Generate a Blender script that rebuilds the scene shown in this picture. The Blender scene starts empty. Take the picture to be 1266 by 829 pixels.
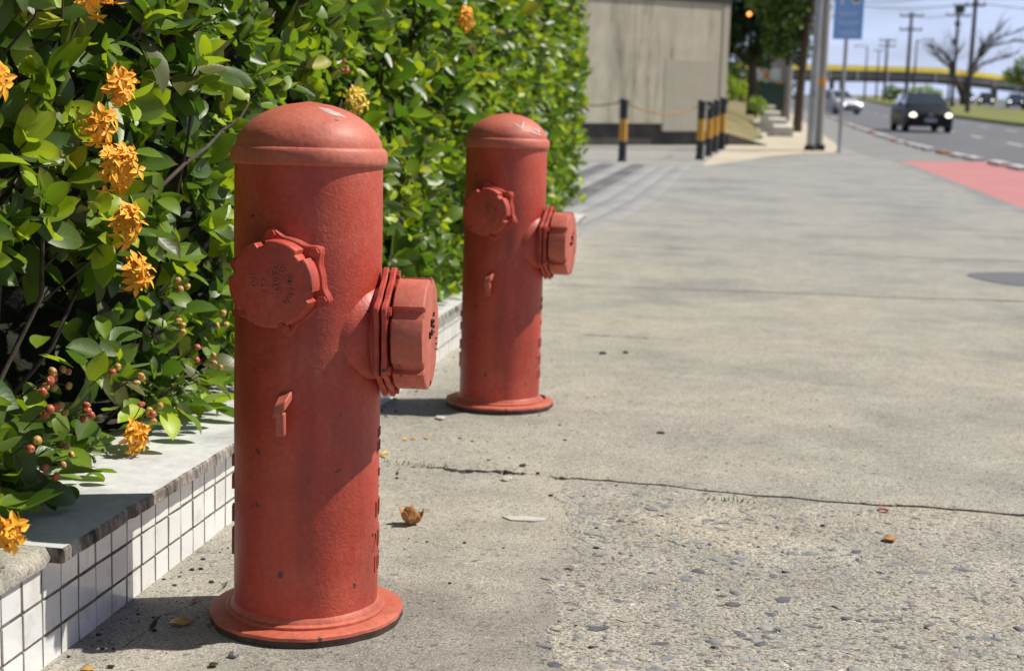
import bpy, bmesh, math, random
import numpy as np
from math import sin, cos, tan, pi, radians as R, sqrt, exp
from mathutils import Vector, Matrix, Euler

random.seed(7)
rng = np.random.default_rng(7)
SC = bpy.context.scene
COL = SC.collection

# ------------------------------------------------------------------ camera, sky, sun, exposure
YAW, PITCH, ROLL = R(9.75), R(9.87), R(1.37)
CAM = Vector((0.0, 0.0, 0.902))
fw = Vector((-sin(YAW) * cos(PITCH), cos(YAW) * cos(PITCH), -sin(PITCH)))
rt = Vector((cos(YAW), sin(YAW), 0))
up = rt.cross(fw)
rt2 = rt * cos(ROLL) + up * sin(ROLL)
up2 = -rt * sin(ROLL) + up * cos(ROLL)
cd = bpy.data.cameras.new('camera')
cam = bpy.data.objects.new('camera', cd)
COL.objects.link(cam)
cam.matrix_world = Matrix(((rt2.x, up2.x, -fw.x, CAM.x), (rt2.y, up2.y, -fw.y, CAM.y), (rt2.z, up2.z, -fw.z, CAM.z), (0, 0, 0, 1)))
cd.sensor_width = 36
cd.lens = 50
cd.clip_start = 0.05
cd.clip_end = 6000
cd.dof.use_dof = True
cd.dof.focus_distance = 1.98
cd.dof.aperture_fstop = 7.0
SC.camera = cam

SUN_AZ, SUN_EL = R(24), R(52)                     # azimuth counter-clockwise from +X
S = Vector((cos(SUN_AZ) * cos(SUN_EL), sin(SUN_AZ) * cos(SUN_EL), sin(SUN_EL)))
w = bpy.data.worlds.new('World')
SC.world = w
w.use_nodes = True
nt = w.node_tree
bg = nt.nodes['Background']
sky = nt.nodes.new('ShaderNodeTexSky')
sky.sky_type = 'NISHITA'
sky.sun_disc = False
sky.sun_elevation = SUN_EL
sky.sun_rotation = pi / 2 - SUN_AZ
sky.air_density = 0.9
sky.dust_density = 0.6
sky.ozone_density = 2.5
# soft broken cloud over the Nishita sky, all round the dome
tc = nt.nodes.new('ShaderNodeTexCoord')
mp = nt.nodes.new('ShaderNodeMapping')
mp.inputs['Scale'].default_value = (1.6, 1.6, 7.0)
nz = nt.nodes.new('ShaderNodeTexNoise')
nz.inputs['Scale'].default_value = 2.2
nz.inputs['Detail'].default_value = 6
cr = nt.nodes.new('ShaderNodeValToRGB')
cr.color_ramp.elements[0].position = 0.28
cr.color_ramp.elements[0].color = (0, 0, 0, 1)
cr.color_ramp.elements[1].position = 0.52
cr.color_ramp.elements[1].color = (0.92, 0.92, 0.92, 1)
mx = nt.nodes.new('ShaderNodeMix')
mx.data_type = 'RGBA'
mx.inputs[7].default_value = (12.6, 14.6, 20.5, 1)
nt.links.new(tc.outputs['Generated'], mp.inputs['Vector'])
nt.links.new(mp.outputs['Vector'], nz.inputs['Vector'])
nt.links.new(nz.outputs['Fac'], cr.inputs['Fac'])
# haze and cloud thin out away from the horizon, the same in every direction
sx = nt.nodes.new('ShaderNodeSeparateXYZ')
el = nt.nodes.new('ShaderNodeMapRange')
el.inputs[1].default_value = 0.02
el.inputs[2].default_value = 0.34
el.inputs[3].default_value = 1.0
el.inputs[4].default_value = 0.12
ml = nt.nodes.new('ShaderNodeMath')
ml.operation = 'MULTIPLY'
nt.links.new(tc.outputs['Generated'], sx.inputs[0])
nt.links.new(sx.outputs['Z'], el.inputs[0])
nt.links.new(el.outputs[0], ml.inputs[0])
nt.links.new(cr.outputs['Color'], ml.inputs[1])
nt.links.new(ml.outputs[0], mx.inputs[0])
nt.links.new(sky.outputs['Color'], mx.inputs[6])
nt.links.new(mx.outputs[2], bg.inputs['Color'])
bg.inputs['Strength'].default_value = 0.05

sl = bpy.data.lights.new('sun', 'SUN')
sl.energy = 5.0
sl.angle = R(0.53)
sl.color = (1.0, 0.95, 0.86)
so = bpy.data.objects.new('sun', sl)
COL.objects.link(so)
so.rotation_euler = S.to_track_quat('Z', 'Y').to_euler()

SC.view_settings.view_transform = 'Standard'
SC.view_settings.look = 'None'
SC.view_settings.exposure = 0.15
SC.view_settings.gamma = 1.0
SC.cycles.use_denoising = True
SC.cycles.max_bounces = 6
SC.cycles.diffuse_bounces = 3
SC.cycles.glossy_bounces = 2
SC.cycles.transmission_bounces = 4
SC.cycles.transparent_max_bounces = 4


# ------------------------------------------------------------------ helpers
class MB:
    """collects verts / faces / material slots for one mesh"""
    def __init__(s):
        s.v, s.f, s.m = [], [], []

    def add(s, v, f, m=0, M=None):
        o = len(s.v)
        s.v += [tuple(M @ Vector(p)) for p in v] if M is not None else [tuple(p) for p in v]
        s.f += [tuple(i + o for i in q) for q in f]
        s.m += [m] * len(f)
        return s

    def box(s, c, d, m=0, M=None):
        x, y, z = c
        a, b, h = d[0] / 2, d[1] / 2, d[2] / 2
        v = [(x + i * a, y + j * b, z + k * h) for k in (-1, 1) for i, j in ((-1, -1), (1, -1), (1, 1), (-1, 1))]
        return s.add(v, [(3, 2, 1, 0), (4, 5, 6, 7), (0, 1, 5, 4), (1, 2, 6, 5), (2, 3, 7, 6), (3, 0, 4, 7)], m, M)

    def lathe(s, prof, n=32, m=0, M=None, jit=None):
        v, f = [], []
        for k, (r, z) in enumerate(prof):
            for i in range(n):
                a = 2 * pi * i / n
                rr = r * (jit(a, k) if jit else 1)
                v.append((rr * cos(a), rr * sin(a), z))
        for k in range(len(prof) - 1):
            for i in range(n):
                j = (i + 1) % n
                f.append((k * n + i, k * n + j, (k + 1) * n + j, (k + 1) * n + i))
        f.append(tuple(reversed(range(n))))
        f.append(tuple(range((len(prof) - 1) * n, len(prof) * n)))
        return s.add(v, f, m, M)

    def prism(s, outline, layers, m=0, M=None):
        """outline: 2D points; layers: list of (inset scale, z)"""
        n = len(outline)
        v = [(x * k, y * k, z) for k, z in layers for x, y in outline]
        f = []
        for l in range(len(layers) - 1):
            for i in range(n):
                j = (i + 1) % n
                f.append((l * n + i, l * n + j, (l + 1) * n + j, (l + 1) * n + i))
        f.append(tuple(reversed(range(n))))
        f.append(tuple(range((len(layers) - 1) * n, len(layers) * n)))
        return s.add(v, f, m, M)

    def tube(s, pts, rad, n=8, m=0, cap=True):
        pts = [Vector(p) for p in pts]
        if not hasattr(rad, '__len__'):
            rad = [rad] * len(pts)
        v, f = [], []
        t0 = (pts[1] - pts[0]).normalized()
        u = t0.orthogonal().normalized()
        for k, p in enumerate(pts):
            t = (pts[min(k + 1, len(pts) - 1)] - pts[max(k - 1, 0)]).normalized()
            u = (u - t * u.dot(t)).normalized()
            b = t.cross(u)
            for i in range(n):
                a = 2 * pi * i / n
                v.append(tuple(p + (u * cos(a) + b * sin(a)) * rad[k]))
        for k in range(len(pts) - 1):
            for i in range(n):
                j = (i + 1) % n
                f.append((k * n + i, k * n + j, (k + 1) * n + j, (k + 1) * n + i))
        if cap:
            f.append(tuple(reversed(range(n))))
            f.append(tuple(range((len(pts) - 1) * n, len(pts) * n)))
        return s.add(v, f, m)

    def mesh(s, name, mats, smooth=35):
        me = bpy.data.meshes.new(name)
        me.from_pydata(s.v, [], s.f)
        for mm in (mats if isinstance(mats, (list, tuple)) else [mats]):
            me.materials.append(mm)
        if any(s.m):
            me.polygons.foreach_set('material_index', s.m)
        if smooth:
            me.polygons.foreach_set('use_smooth', [True] * len(s.f))
            me.set_sharp_from_angle(angle=R(smooth))
        me.update()
        return me

    def build(s, name, mats, parent=None, smooth=35, loc=(0, 0, 0)):
        return link(name, s.mesh(name, mats, smooth), parent, loc)


def link(name, me, parent=None, loc=(0, 0, 0), rot=(0, 0, 0), scale=None):
    o = bpy.data.objects.new(name, me)
    COL.objects.link(o)
    o.parent = parent
    o.location = loc
    o.rotation_euler = rot
    if scale:
        o.scale = scale
    return o


def tag(o, label=None, cat=None, group=None, kind=None):
    for k, v in (('label', label), ('category', cat), ('group', group), ('kind', kind)):
        if v:
            o[k] = v
    return o


def thing(name, label, cat, loc=(0, 0, 0), rot=(0, 0, 0), group=None):
    return tag(link(name, None, None, loc, rot), label, cat, group)


def dup(o, parent=None):
    """a thing with copies of its parts and their sub-parts (mesh data shared)"""
    c = o.copy()
    COL.objects.link(c)
    c.parent = parent
    for ch in list(o.children):
        dup(ch, c)
    return c


SLOPE = 0.0349                                    # the pavement falls away from the camera and levels out by y = 8


def prof(y):
    if y >= 8:
        return 0.0
    if y > 5:
        return SLOPE * (8 - y) ** 2 / 6
    return SLOPE * (1.5 + 5 - y)


def gp(x, y, z=0.0):
    """a point at height z over the pavement"""
    s = SLOPE * min(1, max(0, (8 - y) / 3))
    return Vector((x, y + z * s, prof(y) + z))


def lerp(a, b, t):
    return a + (b - a) * t


def sst(a, b, x):
    t = min(1, max(0, (x - a) / (b - a)))
    return t * t * (3 - 2 * t)


def interp(pts, y):
    if y <= pts[0][0]:
        return pts[0][1]
    for (a, p), (b, q) in zip(pts, pts[1:]):
        if y <= b:
            return lerp(p, q, (y - a) / (b - a))
    return pts[-1][1]


# ------------------------------------------------------------------ materials
def nodes(m):
    m.use_nodes = True
    t = m.node_tree
    return t, t.nodes['Principled BSDF']


def tex(t, kind, scale, coord, detail=5, rough=0.6, stretch=None):
    n = t.nodes.new(kind)
    n.inputs['Scale'].default_value = scale
    if kind == 'ShaderNodeTexNoise':
        n.inputs['Detail'].default_value = detail
        n.inputs['Roughness'].default_value = rough
    if stretch:
        mp_ = t.nodes.new('ShaderNodeMapping')
        mp_.inputs['Scale'].default_value = stretch
        t.links.new(coord, mp_.inputs['Vector'])
        coord = mp_.outputs['Vector']
    t.links.new(coord, n.inputs['Vector'])
    return n


def ramp(t, src, stops):
    r = t.nodes.new('ShaderNodeValToRGB')
    e = r.color_ramp.elements
    while len(e) < len(stops):
        e.new(0.5)
    for el, (p, c) in zip(e, stops):
        el.position = p
        el.color = (c, c, c, 1) if not hasattr(c, '__len__') else (*c, 1)
    t.links.new(src, r.inputs['Fac'])
    return r.outputs['Color']


def mixc(t, fac, a, b, mode='MIX'):
    m = t.nodes.new('ShaderNodeMix')
    m.data_type = 'RGBA'
    m.blend_type = mode
    for sock, val in ((m.inputs[0], fac), (m.inputs[6], a), (m.inputs[7], b)):
        if hasattr(val, 'is_linked'):
            t.links.new(val, sock)
        elif hasattr(val, '__len__'):
            sock.default_value = (*val, 1)
        else:
            sock.default_value = val
    return m.outputs[2]


def bump(t, bs, hs, strength=0.4, dist=0.002, prev=None):
    b = t.nodes.new('ShaderNodeBump')
    b.inputs['Strength'].default_value = strength
    b.inputs['Distance'].default_value = dist
    t.links.new(hs, b.inputs['Height'])
    if prev is not None:
        t.links.new(prev, b.inputs['Normal'])
    t.links.new(b.outputs['Normal'], bs.inputs['Normal'])
    return b.outputs['Normal']


def pmat(name, base, var=None, rough=0.7, scale=8.0, bscale=0, bstr=0.3, bdist=0.002, metal=0, coat=0, emis=None, stretch=None, spec=0.5, lo=0.35, hi=0.65):
    m = bpy.data.materials.new(name)
    t, bs = nodes(m)
    bs.inputs['Roughness'].default_value = rough
    bs.inputs['Metallic'].default_value = metal
    bs.inputs['Specular IOR Level'].default_value = spec
    if coat:
        bs.inputs['Coat Weight'].default_value = coat
        bs.inputs['Coat Roughness'].default_value = 0.05
    co = t.nodes.new('ShaderNodeTexCoord').outputs['Object']
    if var is None:
        var = tuple(c * 0.75 for c in base)
    n = tex(t, 'ShaderNodeTexNoise', scale, co, stretch=stretch)
    c = ramp(t, n.outputs['Fac'], [(lo, base), (hi, var)])
    t.links.new(c, bs.inputs['Base Color'])
    if bscale:
        b = tex(t, 'ShaderNodeTexNoise', bscale, co, 6)
        bump(t, bs, b.outputs['Fac'], bstr, bdist)
    if emis:
        bs.inputs['Emission Color'].default_value = (*emis[0], 1)
        bs.inputs['Emission Strength'].default_value = emis[1]
    return m


def concrete(name, pale, dark, tan, grain=0.5, bstr=0.6, speck=260, blot=1.3, midmix=0.5, pits=0.0, greying=False):
    m = bpy.data.materials.new(name)
    t, bs = nodes(m)
    bs.inputs['Roughness'].default_value = 0.93
    bs.inputs['Specular IOR Level'].default_value = 0.2
    co = t.nodes.new('ShaderNodeNewGeometry').outputs['Position']
    big = tex(t, 'ShaderNodeTexNoise', blot, co, 6, 0.6)
    mid = tex(t, 'ShaderNodeTexNoise', 7, co, 8, 0.68)
    fine = tex(t, 'ShaderNodeTexNoise', speck, co, 3, 0.7)
    vor = tex(t, 'ShaderNodeTexVoronoi', speck * 0.55, co)
    c1 = ramp(t, big.outputs['Fac'], [(0.36, dark), (0.5, pale), (0.66, tan)])
    c2 = mixc(t, midmix, c1, ramp(t, mid.outputs['Fac'], [(0.3, 0.28), (0.5, 0.5), (0.72, 0.72)]), 'OVERLAY')
    c3 = mixc(t, grain, c2, ramp(t, fine.outputs['Fac'], [(0.3, 0.04), (0.48, 0.5), (0.68, 0.95)]), 'OVERLAY')
    # dark and light sand grains
    g = ramp(t, vor.outputs['Color'], [(0.0, 0.5), (0.12, 0.5), (0.16, 0.5), (0.9, 0.5), (0.95, 0.85)])
    g2 = ramp(t, vor.outputs['Color'], [(0.08, 0.15), (0.2, 0.5)])
    c4 = mixc(t, grain * 0.7, mixc(t, grain, c3, g2, 'OVERLAY'), g, 'OVERLAY')
    if pits:
        pn = tex(t, 'ShaderNodeTexNoise', 75, co, 3, 0.6)
        c4 = mixc(t, ramp(t, pn.outputs['Fac'], [(0.60, 0.0), (0.68, pits)]), c4, (0.07, 0.065, 0.055))
        pn2 = tex(t, 'ShaderNodeTexNoise', 38, co, 4, 0.7)
        c4 = mixc(t, ramp(t, pn2.outputs['Fac'], [(0.62, 0.0), (0.72, pits * 0.8)]), c4, (0.20, 0.205, 0.215))
        bump(t, bs, pn.outputs['Fac'], 0.5, -0.004)
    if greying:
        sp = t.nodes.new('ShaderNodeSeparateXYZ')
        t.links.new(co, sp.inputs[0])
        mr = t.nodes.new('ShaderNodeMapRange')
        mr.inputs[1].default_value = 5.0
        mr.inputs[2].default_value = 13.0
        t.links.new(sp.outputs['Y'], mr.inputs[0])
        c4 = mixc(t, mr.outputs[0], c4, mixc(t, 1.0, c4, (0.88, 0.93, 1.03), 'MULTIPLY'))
    t.links.new(c4, bs.inputs['Base Color'])
    n1 = bump(t, bs, fine.outputs['Fac'], bstr, 0.003)
    bump(t, bs, mid.outputs['Fac'], bstr * 0.5, 0.012, n1)
    return m


def paint(name, base, faded, dark, bscale=260, bstr=0.35, fade_lo=0.45, fade_hi=0.75, rough=0.55):
    """old red enamel on rough cast iron: chalky faded blotches, grime runs, chips"""
    m = bpy.data.materials.new(name)
    t, bs = nodes(m)
    co = t.nodes.new('ShaderNodeTexCoord').outputs['Object']
    big = tex(t, 'ShaderNodeTexNoise', 9, co, 7, 0.62)
    run = tex(t, 'ShaderNodeTexNoise', 14, co, 6, 0.6, stretch=(1, 1, 0.14))
    fine = tex(t, 'ShaderNodeTexNoise', 120, co, 4, 0.6)
    c = ramp(t, big.outputs['Fac'], [(fade_lo, base), (fade_hi, faded)])
    c = mixc(t, ramp(t, run.outputs['Fac'], [(0.50, 0.0), (0.72, 0.7)]), c, dark)
    c = mixc(t, 0.30, c, ramp(t, fine.outputs['Fac'], [(0.3, 0.25), (0.7, 0.75)]), 'OVERLAY')
    blot = tex(t, 'ShaderNodeTexNoise', 3.2, co, 5, 0.6)
    c = mixc(t, 0.35, c, ramp(t, blot.outputs['Fac'], [(0.3, 0.28), (0.7, 0.72)]), 'OVERLAY')
    rst = tex(t, 'ShaderNodeTexNoise', 19, co, 5, 0.7)
    c = mixc(t, ramp(t, rst.outputs['Fac'], [(0.69, 0.0), (0.76, 0.6)]), c, (0.16, 0.055, 0.025))
    chip = tex(t, 'ShaderNodeTexNoise', 42, co, 2, 0.5)
    c = mixc(t, ramp(t, chip.outputs['Fac'], [(0.715, 0.0), (0.735, 0.85)]), c, (0.05, 0.03, 0.025))
    t.links.new(c, bs.inputs['Base Color'])
    t.links.new(ramp(t, big.outputs['Fac'], [(0.3, rough - 0.08), (0.7, rough + 0.08)]), bs.inputs['Roughness'])
    bs.inputs['Specular IOR Level'].default_value = 0.5
    bs.inputs['Coat Weight'].default_value = 0.12
    bs.inputs['Coat Roughness'].default_value = 0.4
    b1 = tex(t, 'ShaderNodeTexNoise', bscale, co, 2, 0.5)
    b2 = tex(t, 'ShaderNodeTexNoise', 30, co, 4, 0.6)
    n1 = bump(t, bs, b1.outputs['Fac'], bstr, 0.0022)
    bump(t, bs, b2.outputs['Fac'], 0.22, 0.004, n1)
    return m


def leafmat(name, front, back, trans, rough=0.33, bright=1.0):
    m = bpy.data.materials.new(name)
    t, bs = nodes(m)
    uv = t.nodes.new('ShaderNodeUVMap').outputs['UV']
    sep = t.nodes.new('ShaderNodeSeparateXYZ')
    t.links.new(uv, sep.inputs[0])

    def M(op, a, b=None):
        n = t.nodes.new('ShaderNodeMath')
        n.operation = op
        for i, x in enumerate((a, b)):
            if x is None:
                continue
            if hasattr(x, 'is_linked'):
                t.links.new(x, n.inputs[i])
            else:
                n.inputs[i].default_value = x
        return n.outputs[0]
    au = M('ABSOLUTE', M('SUBTRACT', sep.outputs['X'], 0.5))
    ph = M('SUBTRACT', sep.outputs['Y'], M('MULTIPLY', au, 0.55))
    lat = M('ABSOLUTE', M('SINE', M('MULTIPLY', ph, 30.0)))
    vein = M('SUBTRACT', 1.0, M('MINIMUM', M('MULTIPLY', au, 22.0), 1.0))
    co = t.nodes.new('ShaderNodeNewGeometry')
    n = tex(t, 'ShaderNodeTexNoise', 34, co.outputs['Position'], 4)
    n2 = tex(t, 'ShaderNodeTexNoise', 5.0, co.outputs['Position'], 2)
    c = mixc(t, ramp(t, n.outputs['Fac'], [(0.35, 0.0), (0.7, 0.55)]), front, tuple(x * 0.6 for x in front))
    c = mixc(t, ramp(t, n2.outputs['Fac'], [(0.4, 0.0), (0.7, 0.6)]), c, (front[0] * 1.4, front[1] * 1.15, front[2] * 0.7))
    c = mixc(t, M('MULTIPLY', vein, 0.5), c, (front[0] * 1.9 + 0.03, front[1] * 1.6 + 0.03, front[2] * 1.5 + 0.01))
    c = mixc(t, M('MULTIPLY', M('SUBTRACT', 1.0, lat), 0.32), c, tuple(x * 1.5 for x in front))
    c = mixc(t, co.outputs['Backfacing'], c, back)
    dry = M('MULTIPLY', ramp(t, sep.outputs['Y'], [(0.80, 0.0), (0.97, 1.0)]), ramp(t, n2.outputs['Fac'], [(0.52, 0.0), (0.6, 0.85)]))
    c = mixc(t, dry, c, (0.20, 0.12, 0.045))
    t.links.new(c, bs.inputs['Base Color'])
    bs.inputs['Roughness'].default_value = rough
    bs.inputs['Specular IOR Level'].default_value = 0.5
    bump(t, bs, M('ADD', lat, M('MULTIPLY', vein, -1.5)), 0.10, 0.0008)
    tr = t.nodes.new('ShaderNodeBsdfTranslucent')
    tr.inputs['Color'].default_value = (*trans, 1)
    ad = t.nodes.new('ShaderNodeMixShader')
    ad.inputs[0].default_value = 0.30
    out = t.nodes['Material Output']
    t.links.new(bs.outputs[0], ad.inputs[1])
    t.links.new(tr.outputs[0], ad.inputs[2])
    t.links.new(ad.outputs[0], out.inputs['Surface'])
    return m


M = {}
M['slab'] = concrete('concrete_slab', (0.335, 0.315, 0.265), (0.268, 0.254, 0.22), (0.37, 0.335, 0.27), grain=0.75, midmix=0.32, pits=0.25, greying=True)
M['strip'] = concrete('concrete_strip', (0.32, 0.30, 0.255), (0.245, 0.23, 0.197), (0.38, 0.343, 0.278), grain=0.7, speck=300, blot=2.6, pits=0.4)
M['aggr'] = concrete('concrete_worn', (0.345, 0.322, 0.272), (0.275, 0.258, 0.222), (0.385, 0.345, 0.275), grain=0.85, bstr=1.2, speck=190, blot=2.0, pits=0.75)
M['grey_slab'] = concrete('concrete_grey', (0.315, 0.31, 0.285), (0.275, 0.27, 0.255), (0.325, 0.305, 0.265), grain=0.4, speck=200, midmix=0.28)
M['ribbed'] = concrete('concrete_ribbed', (0.31, 0.308, 0.305), (0.24, 0.238, 0.236), (0.33, 0.315, 0.29), grain=0.4, speck=200, midmix=0.3)
M['ribbed_dark'] = concrete('concrete_ribbed_tyre_worn', (0.15, 0.15, 0.152), (0.11, 0.11, 0.112), (0.19, 0.186, 0.18), grain=0.4, speck=200, midmix=0.3)
M['joint'] = pmat('joint_earth', (0.075, 0.065, 0.05), (0.04, 0.035, 0.028), 0.95, 20, 120, 0.5)
M['asphalt'] = pmat('asphalt', (0.115, 0.118, 0.13), (0.15, 0.153, 0.165), 0.9, 0.35, 60, 0.3)
M['bike'] = pmat('red_lane_paint', (0.50, 0.20, 0.195), (0.45, 0.18, 0.175), 0.85, 1.5, 60, 0.3)
M['gutter'] = pmat('gutter_concrete', (0.27, 0.265, 0.25), (0.2, 0.195, 0.185), 0.9, 1.0, 60, 0.3)
M['white'] = pmat('white_road_paint', (0.72, 0.70, 0.66), (0.55, 0.52, 0.48), 0.8, 6)
M['redpaint'] = pmat('kerb_red_paint', (0.55, 0.16, 0.08), (0.45, 0.18, 0.1), 0.8, 6)
M['ground'] = pmat('ground_soil', (0.16, 0.15, 0.09), (0.10, 0.12, 0.05), 0.95, 0.05)
M['lawn'] = pmat('median_grass', (0.14, 0.17, 0.03), (0.20, 0.19, 0.05), 0.95, 0.25, 12, 0.6, 0.03)
M['bank'] = pmat('bank_grass', (0.13, 0.14, 0.04), (0.27, 0.20, 0.10), 0.95, 1.1, 20, 0.8, 0.03)
M['sand'] = pmat('sandy_path', (0.55, 0.485, 0.365), (0.47, 0.41, 0.30), 0.95, 0.8, 40, 0.4)
M['soil'] = pmat('dark_soil', (0.05, 0.036, 0.024), (0.03, 0.022, 0.016), 0.95, 12, 40, 0.8, 0.01)
M['red'] = paint('red_enamel', (0.46, 0.052, 0.026), (0.54, 0.112, 0.066), (0.22, 0.032, 0.021))
M['red_dusty_lit'] = paint('red_enamel_faded_sunlit', (0.47, 0.092, 0.050), (0.56, 0.165, 0.105), (0.30, 0.062, 0.038), bscale=180, bstr=0.16, fade_lo=0.35, fade_hi=0.7, rough=0.6)  # dusty dome; the paler red also paints sunlight on side cap and lug
M['red_flange'] = paint('red_enamel_scuffed', (0.47, 0.100, 0.055), (0.54, 0.150, 0.092), (0.28, 0.06, 0.038), bscale=150, bstr=0.3, rough=0.65)
M['red_letter'] = pmat('red_cast_letter', (0.40, 0.08, 0.05), (0.30, 0.05, 0.035), 0.6, 60)
M['black_letter'] = pmat('chipped_letter', (0.05, 0.018, 0.014), (0.02, 0.012, 0.01), 0.8, 90)
M['rust'] = pmat('black_iron_edge', (0.04, 0.03, 0.027), (0.09, 0.045, 0.03), 0.8, 30, 120, 0.6)
M['chalk'] = pmat('white_scratch', (0.72, 0.62, 0.58), (0.6, 0.45, 0.4), 0.9, 120)
def tile_mat(name, base, rough, coat):
    m = bpy.data.materials.new(name)
    t, bs = nodes(m)
    co = t.nodes.new('ShaderNodeNewGeometry').outputs['Position']
    oi = t.nodes.new('ShaderNodeObjectInfo')
    a = tex(t, 'ShaderNodeTexNoise', 14, co, 6, 0.65)
    b_ = tex(t, 'ShaderNodeTexNoise', 90, co, 4, 0.6)
    c = mixc(t, ramp(t, oi.outputs['Random'], [(0.0, 0.0), (1.0, 0.5)]), base, tuple(x * 0.88 for x in base))
    c = mixc(t, ramp(t, a.outputs['Fac'], [(0.52, 0.0), (0.74, 0.75)]), c, (0.48, 0.44, 0.36))
    c = mixc(t, ramp(t, b_.outputs['Fac'], [(0.68, 0.0), (0.74, 0.6)]), c, (0.25, 0.22, 0.17))
    t.links.new(c, bs.inputs['Base Color'])
    bs.inputs['Roughness'].default_value = rough
    bs.inputs['Coat Weight'].default_value = coat
    bs.inputs['Coat Roughness'].default_value = 0.06
    bump(t, bs, b_.outputs['Fac'], 0.06, 0.002)
    return m


M['tile'] = tile_mat('white_glazed_tile', (0.84, 0.84, 0.83), 0.2, 1.0)
M['tile2'] = tile_mat('white_glazed_tile_dull', (0.79, 0.785, 0.76), 0.3, 0.7)
M['grout'] = pmat('mossy_grout', (0.22, 0.195, 0.145), (0.07, 0.066, 0.045), 0.95, 30, 200, 0.6)
M['mortar'] = concrete('mortar', (0.36, 0.34, 0.29), (0.24, 0.22, 0.19), (0.42, 0.37, 0.29), grain=0.5, speck=220, blot=5)


def coping_mat():
    m = bpy.data.materials.new('stone_coping')
    t, bs = nodes(m)
    g = t.nodes.new('ShaderNodeNewGeometry')
    co = g.outputs['Position']
    a = tex(t, 'ShaderNodeTexNoise', 5, co, 7, 0.65)
    b = tex(t, 'ShaderNodeTexNoise', 46, co, 5, 0.7)
    c = ramp(t, a.outputs['Fac'], [(0.33, (0.40, 0.40, 0.395)), (0.5, (0.56, 0.56, 0.555)), (0.7, (0.63, 0.625, 0.615))])
    c = mixc(t, 0.4, c, ramp(t, b.outputs['Fac'], [(0.3, 0.3), (0.7, 0.7)]), 'OVERLAY')
    bs.inputs['Roughness'].default_value = 0.75
    t.links.new(c, bs.inputs['Base Color'])
    bump(t, bs, b.outputs['Fac'], 0.25, 0.002)
    return m


def coping_edge_mat():
    m = bpy.data.materials.new('stone_coping_edge')
    t, bs = nodes(m)
    co = t.nodes.new('ShaderNodeNewGeometry').outputs['Position']
    a = tex(t, 'ShaderNodeTexNoise', 34, co, 6, 0.7, stretch=(1, 1, 0.35))
    c = ramp(t, a.outputs['Fac'], [(0.38, (0.035, 0.03, 0.028)), (0.5, (0.20, 0.17, 0.14)), (0.6, (0.42, 0.39, 0.35))])
    bs.inputs['Roughness'].default_value = 0.9
    t.links.new(c, bs.inputs['Base Color'])
    bump(t, bs, a.outputs['Fac'], 0.6, 0.004)
    return m


M['coping'] = coping_mat()
M['coping_edge'] = coping_edge_mat()
M['leaf_mid'] = leafmat('leaf_mid_green', (0.125, 0.205, 0.020), (0.16, 0.23, 0.06), (0.34, 0.55, 0.02), 0.42)
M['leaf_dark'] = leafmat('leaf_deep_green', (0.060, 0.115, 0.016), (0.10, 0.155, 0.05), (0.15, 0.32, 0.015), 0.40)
M['leaf_lime'] = leafmat('leaf_young_lime', (0.30, 0.42, 0.020), (0.32, 0.42, 0.06), (0.62, 0.80, 0.02), 0.45)
M['leaf_yellow'] = leafmat('leaf_yellowing', (0.34, 0.36, 0.025), (0.33, 0.35, 0.06), (0.6, 0.62, 0.03), 0.5)
M['leaf_olive'] = leafmat('leaf_olive', (0.085, 0.095, 0.02), (0.13, 0.13, 0.05), (0.16, 0.2, 0.03), 0.42)
M['leaf_shaded'] = leafmat('shaded_leaf', (0.022, 0.045, 0.010), (0.035, 0.06, 0.02), (0.04, 0.10, 0.01), 0.5)  # near-black green paints the shade of tree crowns and hedge inside
LEAFM = [M['leaf_mid'], M['leaf_dark'], M['leaf_lime'], M['leaf_yellow'], M['leaf_olive'], M['leaf_shaded']]
M['twig'] = pmat('brown_twig', (0.05, 0.034, 0.023), (0.09, 0.07, 0.052), 0.85, 40, 90, 0.5)
M['inner'] = pmat('shade_core', (0.02, 0.021, 0.01), (0.008, 0.008, 0.005), 0.95, 20, 40, 1.0, 0.02)  # near-black colour stands in for shade deep in the hedge
M['petal'] = pmat('orange_petal', (0.90, 0.37, 0.014), (0.92, 0.47, 0.028), 0.6, 60)
M['petal_y'] = pmat('yellow_petal', (0.80, 0.55, 0.06), (0.72, 0.45, 0.04), 0.55, 90)
M['berry_y'] = pmat('yellow_berry', (0.55, 0.36, 0.10), (0.48, 0.25, 0.06), 0.4, 120)
M['berry_o'] = pmat('orange_berry', (0.52, 0.15, 0.06), (0.42, 0.09, 0.05), 0.4, 120)
M['berry_g'] = pmat('green_bud', (0.10, 0.17, 0.03), (0.07, 0.13, 0.02), 0.5, 120)
M['dry'] = pmat('dry_leaf', (0.42, 0.21, 0.07), (0.30, 0.13, 0.04), 0.75, 40, 90, 0.6)
M['stone_w'] = pmat('pale_chip', (0.58, 0.55, 0.49), (0.45, 0.42, 0.37), 0.9, 60)
M['stone_k'] = pmat('dark_chip', (0.05, 0.045, 0.04), (0.03, 0.03, 0.03), 0.9, 60)
M['peb_b'] = pmat('slate_pebble', (0.17, 0.175, 0.185), (0.25, 0.25, 0.25), 0.8, 80, 200, 0.3)
M['peb_g'] = pmat('grey_pebble', (0.26, 0.25, 0.235), (0.33, 0.315, 0.285), 0.85, 80, 200, 0.3)
M['peb_t'] = pmat('tan_pebble', (0.33, 0.285, 0.22), (0.40, 0.345, 0.27), 0.85, 80, 200, 0.3)
M['peb_d'] = pmat('dark_pebble', (0.085, 0.085, 0.095), (0.13, 0.13, 0.14), 0.8, 80, 200, 0.3)
M['black'] = pmat('black_post_paint', (0.018, 0.018, 0.02), (0.03, 0.03, 0.03), 0.5, 20)
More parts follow.
